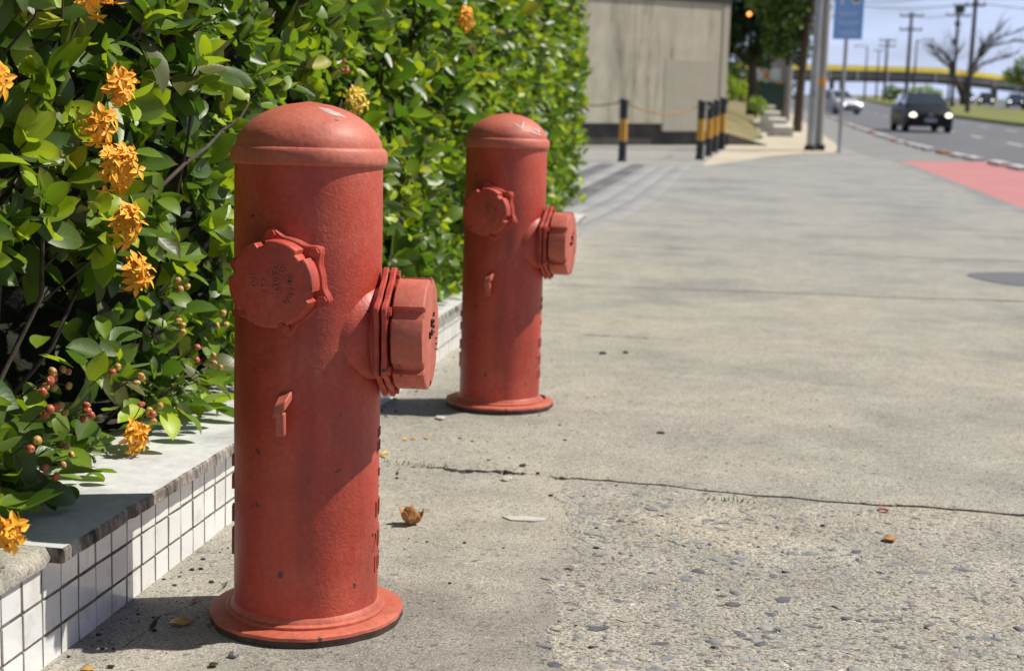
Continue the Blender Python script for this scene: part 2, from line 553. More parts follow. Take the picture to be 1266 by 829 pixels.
M['yellow'] = pmat('yellow_post_paint', (0.62, 0.33, 0.035), (0.55, 0.27, 0.03), 0.6, 12)
M['rope'] = pmat('orange_rope', (0.45, 0.26, 0.09), (0.36, 0.2, 0.07), 0.9, 30)
M['chain'] = pmat('grey_chain', (0.12, 0.12, 0.12), (0.08, 0.08, 0.08), 0.6, 30)


def stained(name):
    m = bpy.data.materials.new(name)
    t, bs = nodes(m)
    co = t.nodes.new('ShaderNodeTexCoord').outputs['Object']
    a = tex(t, 'ShaderNodeTexNoise', 2.4, co, 6, 0.65, stretch=(1.3, 1.3, 0.16))
    b = tex(t, 'ShaderNodeTexNoise', 3, co, 6, 0.6)
    c = ramp(t, a.outputs['Fac'], [(0.33, (0.24, 0.215, 0.165)), (0.46, (0.52, 0.475, 0.36)), (0.7, (0.60, 0.55, 0.42))])
    c = mixc(t, 0.35, c, ramp(t, b.outputs['Fac'], [(0.3, 0.3), (0.7, 0.7)]), 'OVERLAY')
    t.links.new(c, bs.inputs['Base Color'])
    bs.inputs['Roughness'].default_value = 0.9
    return m


M['stained'] = stained('rain_stained_render')
M['patch'] = pmat('newer_render_patch', (0.47, 0.435, 0.34), (0.43, 0.395, 0.31), 0.9, 3)
M['plinth'] = pmat('dark_plinth', (0.06, 0.055, 0.05), (0.11, 0.10, 0.085), 0.95, 4, 30, 0.6)
M['roof'] = pmat('dark_roof_edge', (0.05, 0.047, 0.045), (0.03, 0.03, 0.03), 0.8, 6)
M['steel'] = pmat('galvanised_steel', (0.42, 0.44, 0.44), (0.34, 0.36, 0.36), 0.5, 5, metal=0.3)
M['pole'] = pmat('weathered_pole', (0.33, 0.31, 0.28), (0.25, 0.235, 0.21), 0.9, 3, stretch=(1, 1, 0.2))
M['darkpole'] = pmat('dark_far_pole', (0.10, 0.095, 0.095), (0.07, 0.068, 0.07), 0.9, 3)
M['orange'] = pmat('orange_band', (0.66, 0.30, 0.05), (0.6, 0.25, 0.04), 0.7, 6)
M['bark'] = pmat('bark', (0.12, 0.085, 0.055), (0.075, 0.05, 0.032), 0.95, 8, 30, 0.9, 0.02)
M['signblue'] = pmat('blue_sign_face', (0.24, 0.50, 0.88), (0.21, 0.46, 0.84), 0.5, 4)
M['signpale'] = pmat('sign_pale_print', (0.55, 0.68, 0.88), (0.5, 0.62, 0.84), 0.5, 4)
M['signwhite'] = pmat('white_board', (0.75, 0.76, 0.77), (0.68, 0.69, 0.7), 0.6, 4)
M['binG'] = pmat('dark_green_plastic', (0.02, 0.065, 0.045), (0.015, 0.05, 0.035), 0.5, 4)
M['whitewash'] = pmat('whitewashed_block', (0.66, 0.62, 0.54), (0.56, 0.52, 0.45), 0.9, 3)
M['deckgrey'] = pmat('bridge_concrete', (0.17, 0.17, 0.18), (0.13, 0.13, 0.14), 0.9, 0.3)
M['deckyellow'] = pmat('bridge_yellow', (0.92, 0.70, 0.10), (0.88, 0.66, 0.09), 0.7, 0.3)
M['railpale'] = pmat('bridge_post', (0.42, 0.43, 0.46), (0.36, 0.37, 0.4), 0.7, 0.5)
M['carblack'] = pmat('black_car_paint', (0.008, 0.008, 0.009), (0.012, 0.012, 0.012), 0.4, 2, coat=0.12, spec=0.3)
M['carwhite'] = pmat('white_car_paint', (0.75, 0.76, 0.78), (0.72, 0.73, 0.75), 0.25, 2, coat=1)
M['carblue'] = pmat('dark_blue_car_paint', (0.03, 0.045, 0.075), (0.028, 0.04, 0.07), 0.25, 2, coat=1)
M['cargrey'] = pmat('grey_car_paint', (0.16, 0.17, 0.18), (0.14, 0.15, 0.16), 0.25, 2, coat=1)
M['glass'] = pmat('car_glass', (0.035, 0.045, 0.05), (0.03, 0.04, 0.045), 0.06, 2, coat=1, spec=0.8)
M['tyre'] = pmat('tyre_rubber', (0.015, 0.015, 0.015), (0.02, 0.02, 0.02), 0.85, 6)
M['rim'] = pmat('wheel_rim', (0.35, 0.35, 0.36), (0.3, 0.3, 0.31), 0.35, 6, metal=0.8)
M['lamp'] = pmat('lit_headlight', (0.9, 0.88, 0.8), (0.9, 0.88, 0.8), 0.2, 2, emis=((1.0, 0.90, 0.66), 2.2))
M['lampw'] = pmat('lit_white_headlight', (0.9, 0.9, 0.9), (0.9, 0.9, 0.9), 0.2, 2, emis=((1.0, 0.97, 0.95), 2.6))
M['plate'] = pmat('number_plate', (0.42, 0.42, 0.43), (0.36, 0.36, 0.37), 0.5, 20)
M['chrome'] = pmat('chrome', (0.6, 0.6, 0.62), (0.5, 0.5, 0.52), 0.2, 6, metal=1)
M['signal'] = pmat('lit_orange_light', (0.8, 0.3, 0.1), (0.8, 0.3, 0.1), 0.4, 2, emis=((1.0, 0.28, 0.06), 3.0))

# ------------------------------------------------------------------ ground, road, pavement
def gz(y):
    return -0.3 + 0.005 * min(250, max(0, y - 70))


def sheet(name, left, right, ys, zf, mat, label=None, kind='structure', skirt=0.0):
    """strip of ground between two edge functions of y"""
    b = MB()
    v, f = [], []
    for y in ys:
        v += [(left(y), y, zf(y)), (right(y), y, zf(y))]
    n = len(ys)
    for i in range(n - 1):
        f.append((2 * i, 2 * i + 1, 2 * i + 3, 2 * i + 2))
    if skirt:
        o = len(v)
        v += [(x, y, z - skirt) for x, y, z in v]
        for i in range(n - 1):
            f.append((2 * i + 2, 2 * i, o + 2 * i, o + 2 * i + 2)[::-1])
            f.append((2 * i + 1, 2 * i + 3, o + 2 * i + 3, o + 2 * i + 1)[::-1])
        f.append((0, o, o + 1, 1))
        f.append((2 * n - 2, 2 * n - 1, o + 2 * n - 1, o + 2 * n - 2))
    b.add(v, f)
    return tag(b.build(name, mat, None, 30), label, None, None, kind)


YS = [-30, -10, 0, 10, 20, 30, 45, 60, 70, 85, 100, 120, 150, 200, 260, 320]
sheet('ground', lambda y: -3000, lambda y: 3000, [-600, -100, 0, 70, 120, 200, 320, 600, 3000], lambda y: gz(y) - 0.15, M['ground'], 'open ground out to the horizon')
ROAD_L = [(-30, 4.6), (10, 4.3), (21.5, 3.72), (27.5, 3.2), (33, 2.97), (46, 2.87), (64, 2.93), (90, 2.9), (320, -8)]
ROAD_R = [(-30, 13.5), (40, 12.6), (68, 11.6), (85, 10.9), (137, 11.3), (202, 13.4), (320, 16)]
MED_R = [(-30, 21), (100, 20), (150, 20.5), (250, 22), (320, 24)]
sheet('road', lambda y: interp(ROAD_L, y) - 0.3, lambda y: interp(ROAD_R, y) + 0.1, YS, gz, M['asphalt'], 'grey asphalt carriageway beside the bike lane')
sheet('median', lambda y: interp(ROAD_R, y), lambda y: interp(MED_R, y), YS, lambda y: gz(y) + 0.15, M['lawn'], 'grassy median strip between the two carriageways', skirt=0.2)
sheet('far_road', lambda y: interp(MED_R, y) - 0.1, lambda y: interp(MED_R, y) + 11, YS, gz, M['asphalt'], 'second carriageway beyond the grassy median')

PAVE_R = [(-5, 2.15), (12, 2.08), (20.3, 1.86), (23.4, 1.5), (25.7, 1.36), (70, 1.3), (110, 1.2)]
LANE_Y = [-30, -5, 8, 13, 18, 22.9]
sheet('bike_lane', lambda y: interp(PAVE_R, y) - 0.2, lambda y: interp(ROAD_L, y) + 0.05, LANE_Y, lambda y: -0.1, M['bike'], 'red painted bike lane along the pavement edge', skirt=0.25)
b = MB()
ys = [22.9, 24.3, 26, 30, 36, 46, 64, 90, 110]
v, f = [], []
for i, y in enumerate(ys):
    l = interp(PAVE_R, y) - 0.2
    r = interp(ROAD_L, y) + 0.05
    v += [(l, y, -0.1), (r, y + (1.4 if i == 0 else 0), -0.1)] if i != 1 else [(l, y, -0.1), (r, y + 0.3, -0.1)]
for i in range(len(ys) - 1):
    f.append((2 * i, 2 * i + 1, 2 * i + 3, 2 * i + 2))
b.add(v, f)
tag(b.build('gutter_lane', M['gutter'], None, 0), 'unpainted grey strip between pavement and carriageway', None, None, 'structure')
# red lane end is cut at a slant: fill the wedge to the gutter
b = MB()
x0, x1 = interp(PAVE_R, 22.9) - 0.2, interp(ROAD_L, 22.9) + 0.05
b.add([(x0, 22.9, -0.1), (x1, 22.9, -0.1), (x1, 24.3, -0.1)], [(0, 1, 2)])
tag(b.build('bike_lane_end', M['bike'], None, 0), 'slanted end of the red bike lane', None, None, 'structure')

# lane dashes
road_marks = tag(link('road_markings', None), 'white dashes along the carriageway', None, None, 'structure')
dash = MB().box((0, 0, 0), (0.13, 2.6, 0.008)).mesh('lane_dash', M['white'], 0)
for k in range(10):
    y = 33.5 + k * 7.2
    link('lane_dash', dash, road_marks, (6.72 + 0.002 * k, y, gz(y) + 0.006))
    link('lane_dash', dash, road_marks, (9.4 + 0.002 * k, y + 3, gz(y) + 0.006))

# pavement slabs
pavement = tag(link('pavement', None), 'worn concrete pavement with cracked joints', None, None, 'structure')


def wall_x(y):
    return -0.857 - 0.03 * (y - 1.64)


def joint(seed, u):
    """how a joint wanders along its length: both slabs share it"""
    q = seed * 7.13
    return 0.010 * sin(9 * u + q) + 0.007 * sin(23 * u + 2 * q) + 0.004 * sin(61 * u + q) + 0.0025 * sin(131 * u + 3 * q)


def chip_(rr, u):
    return abs(rr.normal(0, 0.0012 + 0.0016 * u)) + (rr.uniform(0.003, 0.008) if rr.random() < 0.05 else 0)


def slab(mat, yl0, yr0, yl1, yr1, xl, xr, seeds, gap0=0.006, gap1=0.006, depth=0.05, nx=60, rise=0.0, seed=0, fine_t=False):
    """one cast slab: near edge yl0..yr0, far edge yl1..yr1, side edge functions xl(t), xr(t) (t from near to far)"""
    rr = np.random.default_rng(seed + seeds[0] * 10 + seeds[1])
    ts = [0, 0.006, 0.03, 0.1, 0.18, 0.25, 0.32, 0.4, 0.48, 0.55, 0.62, 0.7, 0.78, 0.85, 0.92, 0.96, 0.985, 1]
    if fine_t:
        ts = [0, 0.004] + [i / 90 for i in range(1, 90)] + [0.996, 1]
    j0 = [joint(seeds[0], i / (nx - 1)) + chip_(rr, i / (nx - 1)) for i in range(nx)]
    j1 = [joint(seeds[1], i / (nx - 1)) - chip_(rr, i / (nx - 1)) for i in range(nx)]
    v, f = [], []
    for k, t in enumerate(ts):
        for i in range(nx):
            u = i / (nx - 1)
            y0 = lerp(yl0, yr0, u) + j0[i] + gap0 * (0.2 + 1.3 * u)
            y1 = lerp(yl1, yr1, u) + j1[i] - gap1 * (0.2 + 1.3 * u)
            x = lerp(xl(t), xr(t), u)
            y = lerp(y0, y1, t)
            z = rise - (0.0025 if t in (0, 1) else 0)
            v.append(tuple(gp(x, y, z)))
    T = len(ts)
    for k in range(T - 1):
        for i in range(nx - 1):
            f.append((k * nx + i, k * nx + i + 1, (k + 1) * nx + i + 1, (k + 1) * nx + i))
    ring = list(range(nx)) + [k * nx + nx - 1 for k in range(1, T)] + [(T - 1) * nx + i for i in range(nx - 2, -1, -1)] + [k * nx for k in range(T - 2, 0, -1)]
    o = len(v)
    v += [(v[i][0], v[i][1], v[i][2] - depth) for i in ring]
    n = len(ring)
    for i in range(n):
        j = (i + 1) % n
        f.append((ring[j], ring[i], o + i, o + j))
    return MB().add(v, f).build('slab', mat, pavement, 25)


SEAM = [(1.2, -0.19), (1.7, -0.222), (2.07, -0.27), (2.45, -0.31), (2.75, -0.352)]


def seam(y):
    return interp(SEAM, y)


def pave_r(y):
    return interp(PAVE_R, y)


wl = lambda y: wall_x(y) - 0.03
SEAM_X = lambda y: seam(y) + 0.014 * sin(9 * y) + 0.009 * sin(23 * y + 1) + 0.005 * sin(57 * y)
CRACK = [(0.3, -0.87), (1.3, -0.845), (1.6, -0.80), (1.78, -0.785), (2.05, -0.735), (2.4, -0.72), (2.8, -0.69)]
CRACK_X = lambda y: interp(CRACK, y) + 0.006 * sin(31 * y) + 0.004 * sin(73 * y + 1) + 0.002 * sin(190 * y)
slab(M['strip'], 0.3, 0.3, 2.772, 2.77, lambda t: wl(0.3 + 2.47 * t), lambda t: CRACK_X(0.3 + 2.468 * t) - 0.0012 - 0.0012 * sin(40 * t) ** 2, (1, 2), 0.003, 0.002, nx=16, seed=1, fine_t=True)
slab(M['strip'], 0.3, 0.3, 2.77, 2.765, lambda t: CRACK_X(0.3 + 2.468 * t) + 0.0010, lambda t: SEAM_X(0.3 + 2.468 * t) + 0.02, (1, 2), 0.003, 0.0045, nx=100, seed=1, rise=-0.0005, fine_t=True)
slab(M['aggr'], 0.3, 0.3, 2.765, 2.62, lambda t: SEAM_X(0.3 + 2.468 * t) + 0.0025 * sin(150 * t) * sin(37 * t), lambda t: 2.13, (1, 4), 0.004, 0.0045, nx=260, rise=0.0, seed=2, fine_t=True)
slab(M['slab'], 2.772, 2.765, 4.92, 4.892, lambda t: wl(2.77 + 2.1 * t), lambda t: SEAM_X(2.76) + 0.02, (2, 5), 0.0035, 0.003, nx=120, rise=0.0005, seed=3)
slab(M['slab'], 2.765, 2.62, 4.892, 4.72, lambda t: SEAM_X(2.76) - 0.002, lambda t: 2.12, (4, 6), 0.0035, 0.003, nx=260, rise=0.002, seed=3)
EDG = [(4.92, 4.72), (6.42, 6.74), (8.3, 8.45), (10.2, 10.3), (12.3, 12.35), (14.6, 14.6), (16.8, 16.9), (19.2, 19.2), (22.0, 22.0), (25.6, 25.6)]
for i in range(len(EDG) - 1):
    (a0, a1), (b0, b1) = EDG[i], EDG[i + 1]
    lx = (lambda t, a=a0, b=b0: wl(lerp(a, b, t))) if b0 < 8.4 else (lambda t, a=a0, b=b0: interp([(8.3, -1.09), (10.2, -0.965), (11.4, -0.885), (17.5, -0.855), (19, -0.70), (22, 0.6), (25.6, 1.2)], lerp(a, b, t)))
    slab(M['slab'], a0, a1, b0, b1, lx, lambda t, a=a1, b=b1: pave_r(lerp(a, b, t)), (6 + i, 7 + i), (0.007, 0.011, 0.006)[i] if i < 3 else 0.004, (0.011, 0.006, 0.004)[i] if i < 3 else 0.004, nx=120)
# earth under the joints
v, f = [], []
ys = [-0.5, 0.5, 2, 3, 4, 5, 5.7, 6.4, 7.2, 8, 10, 14, 18, 26]
for y in ys:
    v += [tuple(gp(wl(min(y, 8)) - 0.3, y, -0.028)), tuple(gp(interp(PAVE_R, y) - 0.03, y, -0.028))]
b = MB().add(v, [(2 * i, 2 * i + 1, 2 * i + 3, 2 * i + 2) for i in range(len(ys) - 1)])
o = b.build('joint_earth', M['joint'], pavement, 0)
o['kind'] = 'stuff'
kerb = MB()
ys = [-0.5, 2, 4, 5, 6, 7, 8, 12, 16, 20.3, 23.4, 25.7, 40, 70]
v, f = [], []
for y in ys:
    x = interp(PAVE_R, y)
    p = gp(x, y, -0.004)
    v += [(x + 0.005, y, p.z), (x + 0.14, y, p.z), (x + 0.15, y, -0.45), (x + 0.005, y, -0.45)]
for i in range(len(ys) - 1):
    for j in range(4):
        k = (j + 1) % 4
        f.append((4 * i + j, 4 * i + 4 + j, 4 * i + 4 + k, 4 * i + k)[::-1])
kerb.add(v, f)
tag(kerb.build('kerb', M['gutter'], None, 30), 'concrete kerb along the pavement edge', None, None, 'structure')

# pebbles showing through the worn slab
ico = bmesh.new()
bmesh.ops.create_icosphere(ico, subdivisions=1, radius=1)
IV = np.array([v_.co[:] for v_ in ico.verts])
IF = [tuple(v_.index for v_ in f_.verts) for f_ in ico.faces]
ico.free()
for name, mat, n in (('slate_pebbles', M['peb_b'], 2000), ('grey_pebbles', M['peb_g'], 2400), ('tan_pebbles', M['peb_t'], 1600), ('dark_pebbles', M['peb_d'], 700)):
    b = MB()
    V, F = [], []
    k = 0
    for _ in range(n):
        y = random.uniform(1.3, 2.66)
        x = SEAM_X(y) - 0.01 + (abs(random.gauss(0, 0.5)) if random.random() < 0.25 else 1.15 * random.random() ** 0.9)
        if y > 2.64 - 0.08 * (x + 0.3) / 0.9:
            continue
        r = 0.0018 + 0.0095 * random.random() ** 3.6
        A = IV * (1 + rng.normal(0, 0.26, IV.shape)) * np.array([r * random.uniform(0.7, 1.8), r * random.uniform(0.55, 1.2), r * 0.34])
        a = random.uniform(0, pi)
        A = A @ np.array([[cos(a), -sin(a), 0], [sin(a), cos(a), 0], [0, 0, 1]])
        p = gp(x, y, random.uniform(-0.28, 0.0) * r)
        V.append(A + np.array(p[:]))
        F += [tuple(i + 12 * k for i in q) for q in IF]
        k += 1
    b.add([tuple(p) for p in np.vstack(V)], F)
    o = b.build(name, mat, pavement, 60)
    o['kind'] = 'stuff'

# ribbed driveway past the planter
drive = tag(link('driveway', None), 'pale ribbed concrete driveway past the planter', None, None, 'structure')
DR = lambda y: interp([(8.3, -1.08), (10.2, -0.96), (11.4, -0.88), (17.5, -0.85)], y)
ribs = 17
for k in range(ribs):
    v, f = [], []
    ysr = [8.6, 9.5, 10.5, 12, 14, 16, 17.7]
    for y in ysr:
        xr = DR(y) - k * 0.19 - 0.001
        wv = 0.003 * sin(y * 1.7 + k)
        v += [(xr - 0.178, y, -0.004), (xr - 0.135, y, 0.006 + wv), (xr - 0.045, y, 0.006 + wv), (xr, y, -0.004)]
    for i in range(len(ysr) - 1):
        for j in range(3):
            f.append((4 * i + j, 4 * i + j + 1, 4 * i + j + 5, 4 * i + j + 4))
    MB().add(v, f).build('rib', M['ribbed_dark'] if k in (3, 5, 8) else M['ribbed'], drive, 60)
b = MB().add([(-5, 8.7, -0.0065), (-0.80, 8.7, -0.0065), (-0.6, 18.4, -0.0065), (-5, 18.4, -0.0065)], [(0, 1, 2, 3)])
o = b.build('base_slab', M['gutter'], drive, 0)
sheet('forecourt', lambda y: -9, lambda y: interp([(17.7, -0.83), (19, -0.71), (22, 0.58), (25.6, 1.18), (28, 1.34)], y), [17.72, 19, 22, 25.6, 28], lambda y: -0.006, M['grey_slab'], 'grey concrete forecourt in front of the concrete kiosk')
SR = [(17.9, -0.66), (18.6, -0.5), (19.6, -0.25), (20.6, -0.05), (21.6, 0.3), (22.6, 0.66), (23.3, 1.1), (24.4, 1.22), (25.59, 1.3)]
sheet('sandy_apron', lambda y: interp([(17.9, -0.72), (19, -0.74), (22, -0.64), (25.6, -0.6)], y), lambda y: interp(SR, y), [a for a, _ in SR], lambda y: 0.004, M['sand'], 'sandy dirt spread over the pavement at the kiosk corner')
sheet('sandy_path', lambda y: interp([(25.6, -0.62), (30, 0.0), (48, -0.4), (70, 0.2)], y), lambda y: interp(PAVE_R, y), [25.6, 28, 30, 40, 48, 60, 70, 110], lambda y: 0.0 if y > 27 else -0.002, M['sand'], 'sandy footpath running on under the poles', skirt=0.3)

# ------------------------------------------------------------------ raised lettering
_text = {}


def text_geo(s, size=1.0, ext=0.05):
    """verts (numpy) and faces of a word, centred on its baseline middle"""
    key = (s, size, ext)
    if key not in _text:
        c = bpy.data.curves.new('lettering', 'FONT')
        c.body = s
        c.size = size
        c.extrude = ext
        c.align_x = 'CENTER'
        c.resolution_u = 2
        o = bpy.data.objects.new('lettering', c)
        COL.objects.link(o)
        dg = bpy.context.evaluated_depsgraph_get()
        me = o.evaluated_get(dg).to_mesh()
        V = np.array([v_.co[:] for v_ in me.vertices]) if len(me.vertices) else np.zeros((0, 3))
        F = [tuple(p.vertices) for p in me.polygons]
        o.evaluated_get(dg).to_mesh_clear()
        bpy.data.objects.remove(o)
        bpy.data.curves.remove(c)
        _text[key] = (V, F)
    return _text[key]


def text_on_cylinder(b, s, size, r, az, z, m=0):
    V, F = text_geo(s, size, 0.0011)
    out = []
    for x, y, h in V:
        a = az + x / r
        out.append(((r + h) * cos(a), (r + h) * sin(a), z + y))
    b.add(out, F, m)


# ------------------------------------------------------------------ hydrants
def axis_matrix(d, c):
    """local z along d, local y up"""
    ez = Vector(d).normalized()
    ey = Vector((0, 0, 1))
    ex = ey.cross(ez).normalized()
    return Matrix(((ex.x, ey.x, ez.x, c[0]), (ex.y, ey.y, ez.y, c[1]), (ex.z, ey.z, ez.z, c[2]), (0, 0, 0, 1)))


def cap_outline(r, notch_at, depth, width):
    pts = []
    n = 288
    for i in range(n):
        a = 2 * pi * i / n
        rr = r
        for k in range(6):
            d = (a - notch_at - k * pi / 3 + pi) % (2 * pi) - pi
            e = abs(d) * r
            if e < width / 2:
                rr = r - depth
            elif e < width / 2 + 0.0014:
                rr = r - depth * (1 - (e - width / 2) / 0.0014)
        pts.append((rr * cos(a), rr * sin(a)))
    return pts


def lobed_outline(r, lobe, at):
    pts = []
    for i in range(120):
        a = 2 * pi * i / 120
        d = ((a - at + pi / 6) % (pi / 3)) - pi / 6
        pts.append(((r + lobe * exp(-(d / 0.17) ** 2)) * cos(a), (r + lobe * exp(-(d / 0.17) ** 2)) * sin(a)))
    return pts


def outlet(root, name, d, z, R_, neck, plate, plates, cap0, cap1, notch, lobe_at, words):
    """capped outlet on the barrel: neck, two lobed flanges, bolts, notched cap with cast lettering"""
    A = axis_matrix(d, (0, 0, z))
    b = MB()
    b.lathe([(neck * 1.32, 0.060), (neck * 1.22, 0.088), (neck * 1.10, plates[0] - 0.006), (neck * 1.12, plates[0] + 0.001), (neck * 0.9, plates[0] + 0.002),
             (neck * 0.9, cap0 + 0.004)], 48, 0, A)
    t = b.build(name, M['red'], root, 40)
    for i, pz in enumerate(plates):
        b = MB()
        ol = lobed_outline(R_ + plate[0], plate[1], lobe_at)
        b.prism(ol, [(0.97, pz), (1, pz + 0.0015), (1, pz + 0.0065), (0.975, pz + 0.008)], 0, A)
        b.build('flange_plate', M['red'], t, 30)
    for k in range(6):
        a = lobe_at + k * pi / 3
        q = R_ + plate[0] + plate[1] * 0.25
        b = MB()
        hexa = [(0.0065 * cos(j * pi / 3) + q * cos(a), 0.0065 * sin(j * pi / 3) + q * sin(a)) for j in range(6)]
        b.prism(hexa, [(1, plates[1] + 0.0075), (1, plates[1] + 0.0125)], 0, A)
        b.build('bolt', M['red'], t, 0)
    b = MB()
    ol = cap_outline(R_, notch, R_ * 0.105, R_ * 0.19)
    c1 = cap1 - cap0
    b.prism(ol, [(0.96, cap0), (1.0, cap0 + 0.002), (1.0, cap1 - 0.003), (0.985, cap1 - 0.0008), (0.96, cap1), (0.93, cap1 + 0.0004)], 0, A)
    c = b.build('cap', M['red'] if name == 'front_outlet' else M['red_dusty_lit'], t, 28)  # light put into colour: paler red for the sunlit cap, plain for shaded
    b = MB()
    for s, size, px, py, rot, arc in words:
        V, F = text_geo(s, size, 0.0022)
        out = []
        for x, y, h in V:
            if arc:
                aa = -x / arc
                x2, y2 = (arc + y) * sin(-aa), (arc + y) * cos(aa) - arc
            else:
                x2, y2 = x, y
            X = x2 * cos(rot) - y2 * sin(rot) + px
            Y = x2 * sin(rot) + y2 * cos(rot) + py
            out.append((X, Y, cap1 + 0.0004 + h))
        b.add(out, F, 0, A)
    b.build('cast_lettering', M['red_dusty_lit'] if name == 'front_outlet' else M['black_letter'], t, 0)  # paler front letters stand in for relief contrast lost in shade
    return t


def make_hydrant(label, loc, rot):
    root = thing('fire_hydrant', label, 'hydrant', loc, rot, 'red pillar hydrants on the pavement')
    ph = [random.uniform(0, 6) for _ in range(4)]
    jit = lambda a, k: 1 + 0.010 * sin(3 * a + ph[0]) + 0.006 * sin(7 * a + ph[1]) + 0.005 * sin(17 * a + ph[2])
    b = MB()
    b.lathe([(0.128, -0.006), (0.1345, 0.0), (0.1352, 0.009)], 120, 1, None, jit)
    b.lathe([(0.1352, 0.009), (0.1345, 0.0132), (0.1325, 0.0145), (0.099, 0.0155)], 120, 0, None, jit)
    b.build('base_flange', [M['red_flange'], M['rust']], root, 40)
    b = MB().lathe([(0.1125, 0.0145), (0.1125, 0.019), (0.110, 0.0205), (0.106, 0.021), (0.1045, 0.025), (0.1005, 0.029)], 96, 0, None, lambda a, k: 1 - 0.012 + 0.004 * sin(5 * a + ph[3]))
    b.build('weld_ring', M['red_flange'], root, 40)
    zs = [0.02, 0.08, 0.16, 0.24, 0.32, 0.40, 0.48, 0.56, 0.636]
    b = MB().lathe([(0.0998 + 0.0004 * sin(k * 2.1), z) for k, z in enumerate(zs)], 128)
    b.build('barrel', M['red'], root, 50)
    ring = [(0.0995, 0.6345), (0.1030, 0.6350), (0.1050, 0.6375), (0.1056, 0.6415), (0.1054, 0.648), (0.1044, 0.6535), (0.1024, 0.6572), (0.1000, 0.6585), (0.096, 0.659)]
    b = MB().lathe(ring, 128)
    b.build('collar', M['red_dusty_lit'], root, 60)
    dome = []
    for k in range(15):
        t = k / 14
        r = 0.0985 * (1 - t ** 1.9) ** 0.56 if k < 14 else 0.004
        dome.append((r, 0.6565 + 0.0625 * t))
    b = MB().lathe(dome, 128)
    b.build('dome', M['red_dusty_lit'], root, 70)
    # cast seam low on the dome and a chalk scratch
    fr = outlet(root, 'front_outlet', (-0.105, -1, 0), 0.485, 0.0562, 0.044, (0.003, 0.0125), (0.098, 0.1075), 0.118, 0.148, R(45), R(40),
                [('BARBARA', 0.0115, 0.024, 0.0, R(-78), 0.028), ('E503T', 0.0125, 0.004, 0.004, R(-82), None), ('63 C', 0.0115, -0.012, -0.006, R(-82), None), ('100', 0.012, -0.026, 0.004, R(-82), None)])
    sd = outlet(root, 'side_outlet', (1, 0.0, 0), 0.409, 0.0765, 0.060, (0.0, 0.0135), (0.104, 0.1145), 0.1265, 0.170, R(32), R(32),
                [('T E S 1', 0.0105, 0.012, 0.012, R(-80), None), ('B2 60', 0.0105, -0.004, 0.008, R(-76), None), ('CS', 0.0095, -0.02, 0.0, R(-80), None), ('1 1 1', 0.010, 0.042, -0.020, R(-86), None)])
    # lug below the front outlet
    b = MB()
    A = Matrix.Translation((-0.008, -0.097, 0.325)) @ Matrix.Diagonal((1.25, 1.25, 1.2, 1))
    b.add([(-0.006, 0.004, -0.004), (0.010, 0.004, 0.006), (0.010, 0.004, 0.017), (-0.005, 0.004, 0.014),
           (-0.008, -0.024, -0.016), (0.006, -0.024, -0.006), (0.006, -0.022, 0.005), (-0.007, -0.022, -0.003)],
          [(0, 1, 2, 3), (4, 7, 6, 5), (0, 4, 5, 1), (1, 5, 6, 2), (2, 6, 7, 3), (3, 7, 4, 0)], 0, A)
    b.box((0.000, -0.018, -0.022), (0.010, 0.009, 0.026), 0, A)
    lg = b.build('lug', M['red_dusty_lit'], root, 20)  # paler red paints the sun on the lug
    bv = lg.modifiers.new('round', 'BEVEL')
    bv.width = 0.0022
    bv.segments = 3
    # cast figures down the street side and marks on the hedge side
    for s, size, z in (('330', 0.018, 0.262), ('540', 0.018, 0.243), ('12', 0.016, 0.206), ('.', 0.016, 0.190), ('118', 0.032, 0.150), ('200', 0.042, 0.104), ('10K', 0.034, 0.072)):
        b = MB()
        text_on_cylinder(b, s, size, 0.1002, R(4), z)
        b.build('cast_figures', M['red_letter'], root, 0)
    b = MB()
    for z, h in ((0.46, 0.02), (0.43, 0.012), (0.225, 0.02), (0.195, 0.026), (0.15, 0.03), (0.11, 0.05)):
        a0 = R(186)
        for da in (-0.14, 0.02, 0.16):
            x, y = 0.1012 * cos(a0 + da), 0.1012 * sin(a0 + da)
            MB().box((0, 0, 0), (0.0035, 0.006, h * 0.7), 0, Matrix.Translation((x, y, z)) @ Matrix.Rotation(a0 + da, 4, 'Z')).build('casting_mark', M['red_letter'], root, 0)
    return root


def scratch(root, strokes, name='paint_scratch'):
    """white scratch marks lying on the dome; strokes in (azimuth, height share) pairs"""
    b = MB()
    for st in strokes:
        v = []
        for i in range(9):
            t = i / 8
            a = R(lerp(st[0][0], st[1][0], t))
            h = lerp(st[0][1], st[1][1], t)
            r = 0.0985 * (1 - h ** 1.9) ** 0.56
            wd = 0.0014 * (0.5 + sin(pi * (0.15 + 0.7 * t)))
            n_ = Vector((cos(a), sin(a), 0.9)).normalized()
            dr = Vector((-sin(a) * (st[1][0] - st[0][0]) * 0.0174 * r, cos(a) * (st[1][0] - st[0][0]) * 0.0174 * r, (st[1][1] - st[0][1]) * 0.06)).normalized()
            q = n_.cross(dr).normalized() * wd
            p = Vector((r * cos(a), r * sin(a), 0.6567 + 0.0625 * h)) + n_ * 0.0007
            v += [p - q, p + q]
        b.add(v, [(2 * k, 2 * k + 1, 2 * k + 3, 2 * k + 2) for k in range(8)])
    return b.build(name, M['chalk'], root, 40)


